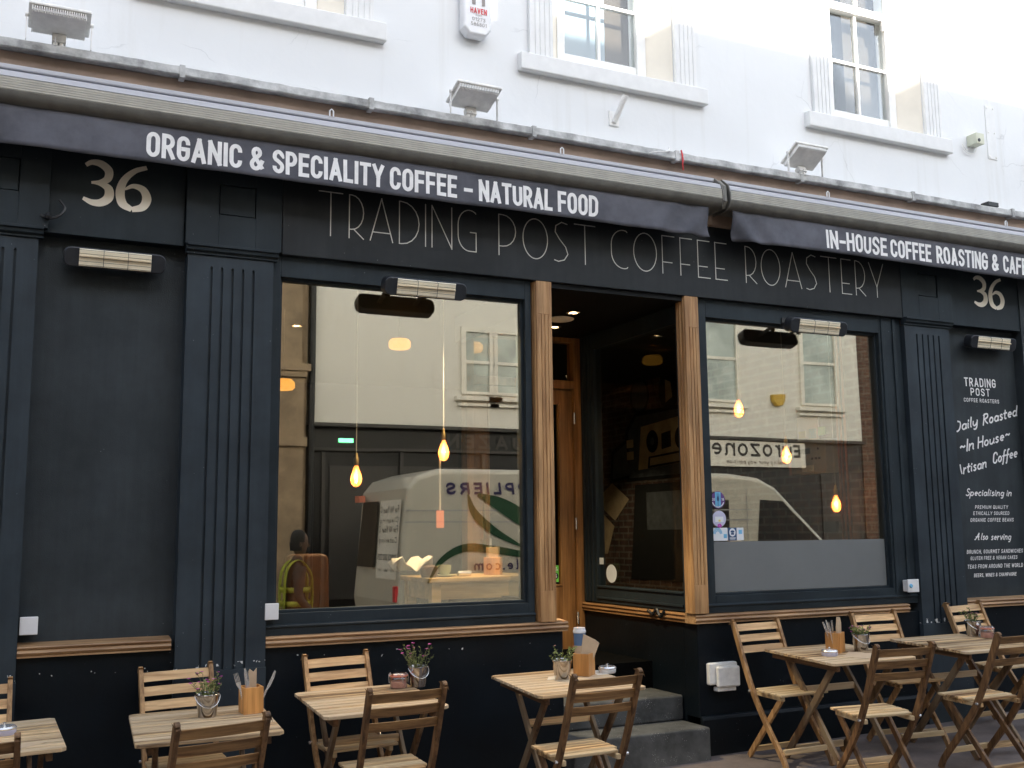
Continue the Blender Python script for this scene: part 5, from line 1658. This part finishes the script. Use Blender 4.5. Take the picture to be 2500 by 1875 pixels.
sheetp([(3.33, -.60), (3.36, -.45), (3.42, -.44), (3.41, -.60)], "white paper beside the ashtray by the steps", 'paper')

for i, (u, y, lb) in enumerate(((4.55, -.42, "white paper scrap on the pavement near the step corner"), (5.35, -.22, "white scrap on the pavement under the chair by the socket"), (5.02, -1.02, "small pale scrap on the pavement between chair legs"), (6.9, -.5, "small pale scrap under the rightmost table"))):
    b = MB(); rr = random.Random(i + 40); n = 6
    b.prism([(.014 * rr.uniform(.5, 1.2) * cos(2 * pi * k / n), .010 * rr.uniform(.5, 1.2) * sin(2 * pi * k / n)) for k in range(n)], 2, .0, .003)
    o = b.build("paper_scrap", 'paper'); ground_pose(o, u, y, i * 1.3, .0006); tag(o, lb, "litter", "scraps of litter on the pavement")

# ================================================================== INSIDE
def pendant(x, y, zc, lb):
    t = thing("pendant_bulb", lb, "lamp", (x, y, 3.42), group="bare filament bulbs hanging in the windows")
    z = zc - 3.42
    MB().tube([(0, 0, 0), (0, 0, z + .16)], .0035, 6).build("cord", 'cord', t)
    K = 1.2
    MB().lathe([(.006, .175), (.011, .165), (.011, .15), (.018, .14), (.019, .10), (.014, .085)], 14, (0, 0, z)).build("socket", 'brass', t, smooth=True)
    MB().lathe([(.014, .085), (.021, .06), (.036, .02), (.041, -.012), (.036, -.042), (.019, -.064), (.0, -.069)], 20, (0, 0, z)).build("bulb", 'bulb', t, smooth=True)
    b = MB()
    for k in range(6):
        a = k * pi / 3
        b.tube([(.004 * cos(a), .004 * sin(a), z + .06), (.013 * cos(a), .013 * sin(a), z + .03), (.012 * cos(a), .012 * sin(a), z - .03)], .0016, 5)
    b.build("filament", 'filament', t)
    lamp("bulb_light", (x, y, zc + .0), 0.8, (1, .62, .3), .012)
pendant(2.235, .9, 1.995, "lower left glowing filament bulb in the big window")
pendant(2.91, .9, 2.195, "glowing filament bulb at the middle of the big window")
pendant(5.653, .9, 2.62, "uppermost glowing filament bulb in the right window")
pendant(6.150, .9, 2.232, "middle glowing filament bulb in the right window")
pendant(6.690, .9, 1.805, "lowest glowing filament bulb near the brick wall")
def amber(x, y, z, s_, lb):
    t = thing("glass_lamp", lb, "lamp", (x, y, 3.42), group="amber glass lamps at the cafe ceiling")
    MB().tube([(0, 0, 0), (0, 0, z - 3.42 + .05 * s_)], .006, 6).build("cord", 'black', t)
    MB().lathe([(.02, .045), (.075, .04), (.098, .015), (.098, -.025), (.078, -.045), (.0, -.048)], 10, (0, 0, z - 3.42)).build("shade", 'amber_lit', t, smooth=False)
amber(2.945, 2.0, 3.20, 1, "amber glass lamp glowing in the upper middle of the big window")
amber(3.62, 2.0, 3.215, 1, "amber glass lamp glowing near the upper right of the big window")
amber(1.95, 2.0, 2.80, 1, "amber glass lamp glowing at the left edge of the big window")
for (x, y, w) in ((3.05, .50, 110), (2.2, 2.6, 4), (5.3, 1.2, 8), (5.9, 4.4, 17)):  # those over the pine table and by the mural added to brighten them
    dl = MB().lathe([(.034, 0), (.055, -.002), (.058, -.010), (.040, -.014), (.034, -.004)], 20, (x, y, 3.4195)).build("downlight", 'steel', shop, smooth=True)
    MB().lathe([(.0, -.003), (.034, -.003)], 20, (x, y, 3.4185)).build("lamp", 'downlight', dl)
    lamp("downlight_beam", (x, y, 3.39), w, (1, .78, .5), .03, True)
def itable(x, y, w, d, lb, rz=0):
    t = thing("cafe_table", lb, "table", (x, y, .55), (0, 0, radians(rz)))
    MB().box((-w / 2, -d / 2, .69), (w / 2, d / 2, .725)).build("tabletop", 'int_wood', t, bevel=0.004)
    b = MB(); b.box((-w / 2 + .04, -d / 2 + .03, .57), (w / 2 - .04, -d / 2 + .055, .69)); b.box((-w / 2 + .04, d / 2 - .055, .57), (w / 2 - .04, d / 2 - .03, .69)); b.box((-w / 2 + .04, -d / 2 + .055, .57), (-w / 2 + .065, d / 2 - .055, .69)); b.box((w / 2 - .065, -d / 2 + .055, .57), (w / 2 - .04, d / 2 - .055, .69)); b.build("apron", 'int_wood', t)
    for sx in (-1, 1):
        for sy in (-1, 1):
            MB().box((sx * (w / 2 - .03), sy * (d / 2 - .02), 0), (sx * (w / 2 - .10), sy * (d / 2 - .09), .69)).build("leg", 'int_wood', t)
itable(3.15, 1.02, .86, .62, "pine table with a cup inside the big window")
itable(5.75, .95, .9, .6, "pine table behind the frosted glass of the right window")
zt = 1.276
def put(o): return o
t = thing("green_cup", "pale green cup on a saucer inside the big window", "cup", (2.90, .86, zt))
MB().lathe([(.04, .0), (.085, .008), (.09, .014), (.0, .012)], 24).build("saucer", 'green_cup', t, smooth=True)
MB().lathe([(.03, .014), (.045, .04), (.05, .085), (.047, .085), (.04, .04), (.0, .02)], 24).build("cup", 'green_cup', t, smooth=True)
b = MB(); b.tube(sampled([(-.047, 0, .075), (-.075, 0, .065), (-.07, 0, .035), (-.042, 0, .035)], 4), .006, 6); b.build("handle", 'green_cup', t, smooth=True)
b = MB(); b.lathe([(.055, 0), (.07, .04), (.06, .075), (.03, .09), (.0, .092)], 14); o = b.build("paper_bag", 'leather', smooth=True); o.location = (2.77, .84, zt); tag(o, "brown paper bag crumpled on the pine table", "bag")
b = MB()
rng = random.Random(3)
for i in range(10):
    for j in range(4):
        b.v.append((-.17 + .034 * i + rng.uniform(-.008, .008), -.04 + .03 * j, .09 + .05 * sin(i * .9 + j) + rng.uniform(-.01, .02)))
for i in range(9):
    for j in range(3):
        b.face((i * 4 + j, (i + 1) * 4 + j, (i + 1) * 4 + j + 1, i * 4 + j + 1))
o = b.build("paper_wrapping", 'paper', smooth=True); o.location = (2.66, .86, zt); o.modifiers.new("s", 'SOLIDIFY').thickness = .003; tag(o, "crumpled white patterned wrapping inside the big window", "paper")
t = thing("cutlery_box", "wooden cutlery box standing on the pine table inside the big window", "cutlery box", (3.33, .95, zt))
MB().box((-.055, -.055, 0), (.055, .055, .13)).build("box", 'caddy', t, bevel=0.003); MB().prism([(-.045, .13), (.045, .13), (.05, .21), (-.048, .205)], 1, -.02, .02).build("napkins", 'kraft', t)
MB().prism([(-.03, .2), (-.01, .2), (-.012, .27), (-.024, .275)], 1, -.003, .003).build("knife_tip", 'steel', t)
t = thing("salt_shaker", "small steel shaker lying on the pine table", "shaker", (3.03, .80, zt + .022)); b = MB(); b.tube([(-.05, 0, 0), (.05, 0, 0)], .02, 12); b.build("shaker_body", 'steel', t, smooth=True)
t = thing("cutlery_box", "wooden cutlery box behind the right window above the frosted film", "cutlery box", (5.65, .95, zt)); MB().box((-.055, -.055, 0), (.055, .055, .18)).build("box", 'caddy', t, bevel=0.003); MB().prism([(-.12, .2), (.045, .18), (.05, .20), (-.115, .27)], 1, -.02, .02).build("napkins", 'kraft', t)
# hanging red tag, exit sign, leather chair
t = thing("hanging_tag", "small red tag hanging on a white cord in the big window", "tag", (2.90, .95, 3.42)); MB().tube([(0, 0, -1.24), (0, 0, -1.66)], .008, 6).build("cord", 'cord', t); MB().box((-.03, -.005, -1.79), (.03, .005, -1.66)).build("tag_card", 'salmon', t)
tag(MB().box((3.0, 4.0, 2.52), (3.15, 4.02, 2.56)).build("exit_light", 'neon'), "green lit sign glowing at the back of the cafe", "sign")
t = thing("leather_chair", "tan leather chair back inside the lower left of the big window", "chair", (1.95, 1.15, .55))
b = MB(); b.prism([(-.155, .4), (.165, .4), (.155, .86), (.14, .895), (.10, .905), (-.10, .905), (-.14, .895), (-.15, .86)], 1, -.035, .05); b.build("backrest", 'leather', t, bevel=0.02, seg=3)
MB().box((-.17, .05, .36), (.17, .5, .46)).build("seat", 'leather', t, bevel=0.03, seg=3)
for sx in (-.15, .15):
    for yy in (0, .45): MB().tube([(sx, yy, 0), (sx, yy, .4)], .018, 8).build("leg", 'black', t)

# standing person in a yellow vest, out of view, seen mirrored in the glass
def skin_body(name, joints, bones, m, parent, root=0):
    me = bpy.data.meshes.new(name)
    me.from_pydata([j[0] for j in joints], bones, [])
    o = bpy.data.objects.new(name, me); col.objects.link(o); o.parent = parent
    me.materials.append(MT[m])
    sk = o.modifiers.new("skin", 'SKIN')
    for i, j in enumerate(joints):
        v = me.skin_vertices[0].data[i]
        v.radius = j[1] if isinstance(j[1], tuple) else (j[1], j[1])
        v.use_root = (i == root)
    sk.use_smooth_shade = True
    o.modifiers.new("sub", 'SUBSURF').levels = 2
    o.modifiers["sub"].render_levels = 2
    return o
per = thing("person", "person in a dark jacket and yellow hi-vis vest mirrored in the big window", "person", (2.9, -5.1, G(2.9, -5.1) - .13))
J = [((0, 0, 1.0), (.13, .155)), ((.0, 0, 1.2), (.12, .15)), ((.0, 0, 1.45), (.115, .17)), ((.01, 0, 1.56), .062), ((.03, 0, 1.63), .056),
     ((-.01, -.2, 1.46), .07), ((-.03, -.25, 1.18), .05), ((.12, -.22, .98), .042), ((-.01, .2, 1.46), .07), ((-.03, .25, 1.18), .05), ((.14, .2, 1.0), .042),
     ((0, -.10, .88), .095), ((.01, -.11, .48), .068), ((-.02, -.11, .07), .05), ((.12, -.12, .03), .042), ((0, .10, .88), .095), ((.03, .11, .48), .068), ((.02, .11, .07), .05), ((.16, .12, .03), .042)]
Bn = [(0, 1), (1, 2), (2, 3), (3, 4), (2, 5), (5, 6), (6, 7), (2, 8), (8, 9), (9, 10), (0, 11), (11, 12), (12, 13), (13, 14), (0, 15), (15, 16), (16, 17), (17, 18)]
skin_body("body", J, Bn, 'cloth_dark', per)
b = MB()
hd = [(.0, -.125), (.045, -.12), (.062, -.09), (.076, -.03), (.082, .03), (.078, .075), (.055, .115), (.0, .13)]
b.lathe(hd, 20, (.04, 0, 1.745)); b.v = [((x - .04) * 1.12 + .04 if x > .04 else x, y * .9, z) for x, y, z in b.v]
b.add([(.128, -.014, 1.765), (.16, 0, 1.715), (.128, .014, 1.765), (.128, 0, 1.70)], [(0, 1, 2), (0, 3, 1), (2, 1, 3)])
for sy in (-1, 1):
    b.lathe([(.0, -.03), (.012, -.02), (.014, .015), (.0, .03)], 8, (.03, sy * .076, 1.74))
b.build("head", 'skin', per, smooth=True)
b = MB(); b.lathe([(.086, .0), (.088, .05), (.075, .1), (.04, .135), (.0, .142)], 20, (.022, 0, 1.76)); b.lathe([(.072, -.09), (.085, .0)], 16, (.008, 0, 1.76)); b.build("hair", 'cloth_dark', per, smooth=True)
for sy in (-1, 1):
    hb = MB(); x0, y0, z0 = (.13, sy * .215, .96)
    hb.lathe([(.0, -.05), (.03, -.04), (.038, .0), (.028, .04), (.0, .05)], 12, (x0, y0, z0 - .02))
    for k in range(4):
        hb.tube(sampled([(x0 + .03 - .02 * k, y0, z0 - .05), (x0 + .035 - .02 * k, y0, z0 - .09 - .006 * (k % 3)), (x0 + .03 - .02 * k, y0 - sy * .015, z0 - .115 - .006 * (k % 3))], 3), .009, 6)
    hb.tube(sampled([(x0 + .03, y0, z0 - .0), (x0 + .055, y0 - sy * .01, z0 - .03), (x0 + .05, y0 - sy * .015, z0 - .06)], 3), .010, 6)
    hb.build("hand", 'skin', per, smooth=True)
b = MB()
def band(pts, w, sidev):
    q = sampled(pts, 5)
    vs = []
    for i, p in enumerate(q):
        d = (q[min(i + 1, len(q) - 1)] - q[max(i - 1, 0)]).normalized()
        s_ = d.cross(Vector(sidev)).normalized() if sidev == (0, 0, 0) else Vector(sidev)
        vs += [p - s_ * w, p + s_ * w]
    b.add(vs, [(2 * i, 2 * i + 1, 2 * i + 3, 2 * i + 2) for i in range(len(q) - 1)])
for sy in (-1, 1):
    band([(.155, sy * .10, 1.02), (.158, sy * .105, 1.25), (.135, sy * .105, 1.44), (.0, sy * .105, 1.575), (-.135, sy * .105, 1.44), (-.155, sy * .105, 1.02)], .06, (0, 1, 0))
for z in (1.10, 1.25): band([(.165 * cos(2 * pi * k / 20), .20 * sin(2 * pi * k / 20), z) for k in range(21)], .03, (0, 0, 1))
o = b.build("vest", 'hivis', per, smooth=True); o.modifiers.new("s", 'SOLIDIFY').thickness = .006

# ================================================================== THE OTHER SIDE OF THE STREET (seen in the glass)
YO = -10.8
def opp(name, label, x0, x1, m, z0=3.5, z1=9.85):
    t = thing(name, label, "building", (x0, YO, 0))
    b = MB(); b.box((0, -8, z0), (x1 - x0, 0, z1)); b.box((-.02, -8, z1), (x1 - x0 + .02, .08, z1 + .12)); b.build("wall", m, t)
    return t
def owin(t, x0, x1, z0, z1, sill_pad=.12, mid=True):
    """sash window on the street face; x local"""
    f = MB()
    for a, c in (((x0 - .09, z0 - .05), (x0, z1 + .09)), ((x1, z0 - .05), (x1 + .09, z1 + .09)), ((x0, z1), (x1, z1 + .09)), ((x0, z0 - .05), (x1, z0))):
        f.box((a[0], .0, a[1]), (c[0], .06, c[1]))
    if mid: f.box((x0, .02, (z0 + z1) / 2 - .03), (x1, .05, (z0 + z1) / 2 + .03))
    w = f.build("window", 'opp_trim', t)
    MB().box((x0, .001, z0), (x1, .012, z1)).build("pane", 'opp_glass', w)
    s_ = MB(); s_.box((x0 - sill_pad - .1, 0, z0 - .17), (x1 + sill_pad + .1, .14, z0 - .10)); s_.box((x0 - sill_pad - .05, 0, z0 - .27), (x1 + sill_pad + .05, .09, z0 - .22)); s_.build("sill", 'opp_trim', w)
t = opp("stone_building", "beige stone building with pilasters mirrored at the left edge of the big window", -26, 4.45, 'opp_stone', 0)
b = MB()
for x in (29.62, 26.4, 23.2):
    b.box((x, 0, 0), (x + .75, .14, 4.3)); b.box((x - .05, 0, 3.05), (x + .8, .2, 3.2)); b.box((x - .08, 0, 4.3), (x + .83, .24, 4.42)); b.box((x - .03, 0, 4.2), (x + .78, .2, 4.3)); b.box((x, 0, 4.42), (x + .7, .1, 7.5))
b.build("pilaster", 'opp_stone', t)
for x in (25, 21, 17, 13): owin(t, x, x + 1.1, 5, 6.8)
b = MB(); b.tube([(4.51, YO + .1, 0), (4.51, YO + .1, 11)], .055, 8)
tag(b.build("drainpipe", 'opp_black', smooth=True), "dark drainpipe between the mirrored stone and white buildings", "pipe")
t = opp("white_building", "white rendered building over a black shopfront mirrored in the windows", 4.57, 16.75, 'opp_white', 3.46)
b = MB(); b.box((0, -8, 0), (12.18, -.02, 3.46)); b.build("shopfront", 'opp_black', t)
b = MB(); b.box((3.6, -.02, .6), (5.4, .0, 2.6)); b.box((5.8, -.02, .2), (6.9, .0, 2.5)); b.build("shop_glass", 'opp_glass', t) if False else None
for x0, x1 in ((.3, 1.5), (1.6, 3.0), (5.6, 6.7), (11.0, 12.0)):
    MB().box((x0, -.019, .5), (x1, .0, 2.75)).build("shop_glass", 'dim_print', t)
b = MB()
for x in (.15, 1.54, 3.1, 5.5, 6.8): b.box((x, -.018, .0), (x + .06, .03, 3.0))
b.box((0, -.018, 3.0), (7.8, .05, 3.05)); b.box((0, -.018, 3.40), (12.18, .12, 3.46)); b.build("shop_frame", 'dim_print', t)
owin(t, 2.78, 3.25, 4.12, 5.22); owin(t, 3.42, 4.2, 4.12, 5.22); owin(t, 7.95, 8.86, 4.22, 5.95); owin(t, 10.62, 11.48, 4.24, 5.97); owin(t, 5.4, 6.3, 4.22, 5.95)
for x in (2.9, 5.4, 7.95, 10.62): owin(t, x, x + .9, 7.2, 8.9)
sg = MB().box((7.9, 0, 2.86), (10.55, .07, 3.38)).build("sign_board", 'opp_trim', t)
d = MB(); text(d, "E", BOLD, (10.42, .075, 3.07), .27, .2, stroke=.2, right=(-1, 0, 0), normal=(0, 1, 0), lift=.003)
x = 10.19
for ch in "urozone":
    L0 = {'z': .25, 'r': .16}.get(ch, .27)
    text(d, ch, SCRIPT, (x, .075, 3.07), .46, L0, stroke=.11, right=(-1, 0, 0), normal=(0, 1, 0), lift=.003)
    x -= L0 + .05
d.build("lettering", 'opp_black', sg)
d = MB(); text(d, "making your way parisian", SCRIPT, (10.0, .075, 2.92), .1, 1.5, stroke=.1, right=(-1, 0, 0), normal=(0, 1, 0), lift=.003, shear=.2); d.build("lettering", 'leather', sg)
s2 = MB(); text(s2, "QUAZEN", BOLD, (4.3, 0, 3.08), .26, 1.9, stroke=.22, right=(-1, 0, 0), normal=(0, 1, 0), lift=.01)
s2.build("lettering", 'dim_print', t)
MB().prism([(9.72, 4.38), (10.06, 4.40), (10.04, 4.25), (9.97, 4.15), (9.84, 4.14), (9.74, 4.24)], 1, .0, .12).build("alarm_box", 'yellow_box', t, bevel=0.02)
t = opp("brick_building", "dark brick building beyond the white one mirrored in the right window", 16.75, 48, 'opp_brick', 0)
for x in (2, 5, 8, 12, 16): owin(t, x, x + 1.1, 4.2, 6); owin(t, x, x + 1.1, 7.4, 9.1)
b = MB()
tag(MB().box((-34, YO, 0), (-26.1, YO + 11, 11)).build("end_building", 'opp_stone'), "pale building closing the street at the left", "building")
tag(MB().box((52, YO - 2, 0), (60, YO + 12, 11)).build("end_building", 'opp_brick'), "dark building closing the street at the right", "building")

# the white van parked at the far kerb side of the camera
v = thing("parked_van", "long white high roof van with navy and green lettering mirrored in the windows", "van", (4.75, -7.05, G(6, -7) - .13))
L_ = 8.1
pf = [(.10, .42), (.02, .9), (.16, 2.45), (.30, 2.62), (.62, 2.72), (5.6, 2.72), (6.15, 2.66), (6.5, 2.5), (7.62, 1.52), (8.25, 1.25), (8.42, .95), (8.42, .42)]
b = MB()
b.prism(pf, 1, -.0, -2.05)
b.build("body", 'van', v, bevel=0.07, seg=4)
def vplane(pts, m, name, lift=.004):
    q = MB(); q.ngon([(x, lift, z) for x, z in pts]); return q.build(name, m, v)
vplane([(6.08, 1.58), (7.42, 1.60), (6.62, 2.28), (6.16, 2.30)], 'black', "side_window")
vplane([(4.95, 1.6), (5.55, 1.6), (5.55, 2.3), (4.95, 2.3)], 'black', "side_window")
for x in (1.5, 6.9):
    b = MB(); b.tube([(x, .01, .36), (x, -.25, .36)], .36, 24); w_ = b.build("wheel", 'tyre', v, smooth=True)
    b = MB(); b.tube([(x, .02, .36), (x, .0, .36)], .2, 16); b.build("rim", 'light_grey', w_)
d = MB()
for z in (2.14, 1.98): d.box((.12, .002, z - .008), (6.0, .006, z + .008))
for x in (5.9, 4.6): d.box((x - .006, .002, .6), (x + .006, .006, 2.5))
d.box((5.9, .002, 1.45), (7.6, .007, 1.47)); d.build("panel_lines", 'grey_box', v)
d = MB(); text(d, "SUPPLIERS", BOLD, (2.35, .012, 2.34), .165, 1.65, stroke=.24, right=(-1, 0, 0), normal=(0, 1, 0), lift=0, shear=.1) if False else None
d = MB()
x = .72
# read from the street the words run towards the rear of the van
text(d, "SUPPLIERS", BOLD, (2.42, .012, 2.36), .17, 1.70, stroke=.22, right=(-1, 0, 0), normal=(0, 1, 0), lift=.004, shear=.12)
text(d, "wholesale.com", SCRIPT, (2.75, .012, 1.30), .17, 1.62, stroke=.13, right=(-1, 0, 0), normal=(0, 1, 0), lift=.004)
d.build("lettering", 'van_text', v)
d = MB()
fr = (Vector((0, .012, 0)), Vector((1, 0, 0)), Vector((0, 0, 1)), Vector((0, 1, 0)))
def leafband(pts, hw, lift):
    q = sampled(pts, 8); n = len(q) - 1
    ribbon(d, q, [hw * (.25 + sin(pi * i / n)) for i in range(n + 1)], fr, lift)
leafband([(.45, 1.15), (.65, 1.45), (1.0, 1.62), (1.5, 1.58), (2.2, 1.48), (2.9, 1.55)], .045, .002)
leafband([(1.05, 2.36), (1.15, 2.1), (1.45, 1.85), (1.9, 1.62)], .05, .004)
leafband([(1.2, 2.36), (1.6, 2.2), (2.0, 1.95), (2.3, 1.6)], .09, .006)
d.build("leaf_graphic", 'van_green', v)
# rear face
rp = MB(); rp.add([(.055, -.12, 1.2), (.055, -1.0, 1.2), (.135, -1.0, 2.3), (.135, -.12, 2.3)], [(0, 1, 2, 3)]); 
rv = [(x - .02, y, z) for x, y, z in rp.v]; rp.v = rv; pn = rp.build("rear_panel", 'paper', v)
rg = MB(); rg.add([(.03, -1.06, 1.35), (.03, -1.85, 1.35), (.12, -1.8, 2.3), (.12, -1.06, 2.3)], [(0, 1, 2, 3)]); rg.v = [(x - .015, y, z) for x, y, z in rg.v]; rg.build("rear_window", 'black', v)
d = MB()
upv = Vector((.08, 0, 1.1)).normalized()
for z, s_, h in ((2.12, "For All Your C", .10), (1.98, "Cleaning", .08), (1.84, "For All Your C", .10), (1.70, "Catering", .08), (1.46, "01903 282 229", .085), (1.30, "www", .085)):
    xx = .035 + (z - 1.2) * .0727 - .005
    text(d, s_, SCRIPT, (xx, -.16, z), h, .78, stroke=.13, right=(0, -1, 0), up_=upv, normal=(-1, 0, 0), lift=.004)
d.build("lettering", 'black', pn)
for z in (2.35,):
    MB().box((.0, -1.9, 2.3), (.1, -1.7, 2.4)).build("marker_lamp", 'salmon', v)
MB().box((.0, -.16, .9), (.05, -.04, 1.12)).build("tail_lamp", 'red', v, bevel=0.01)
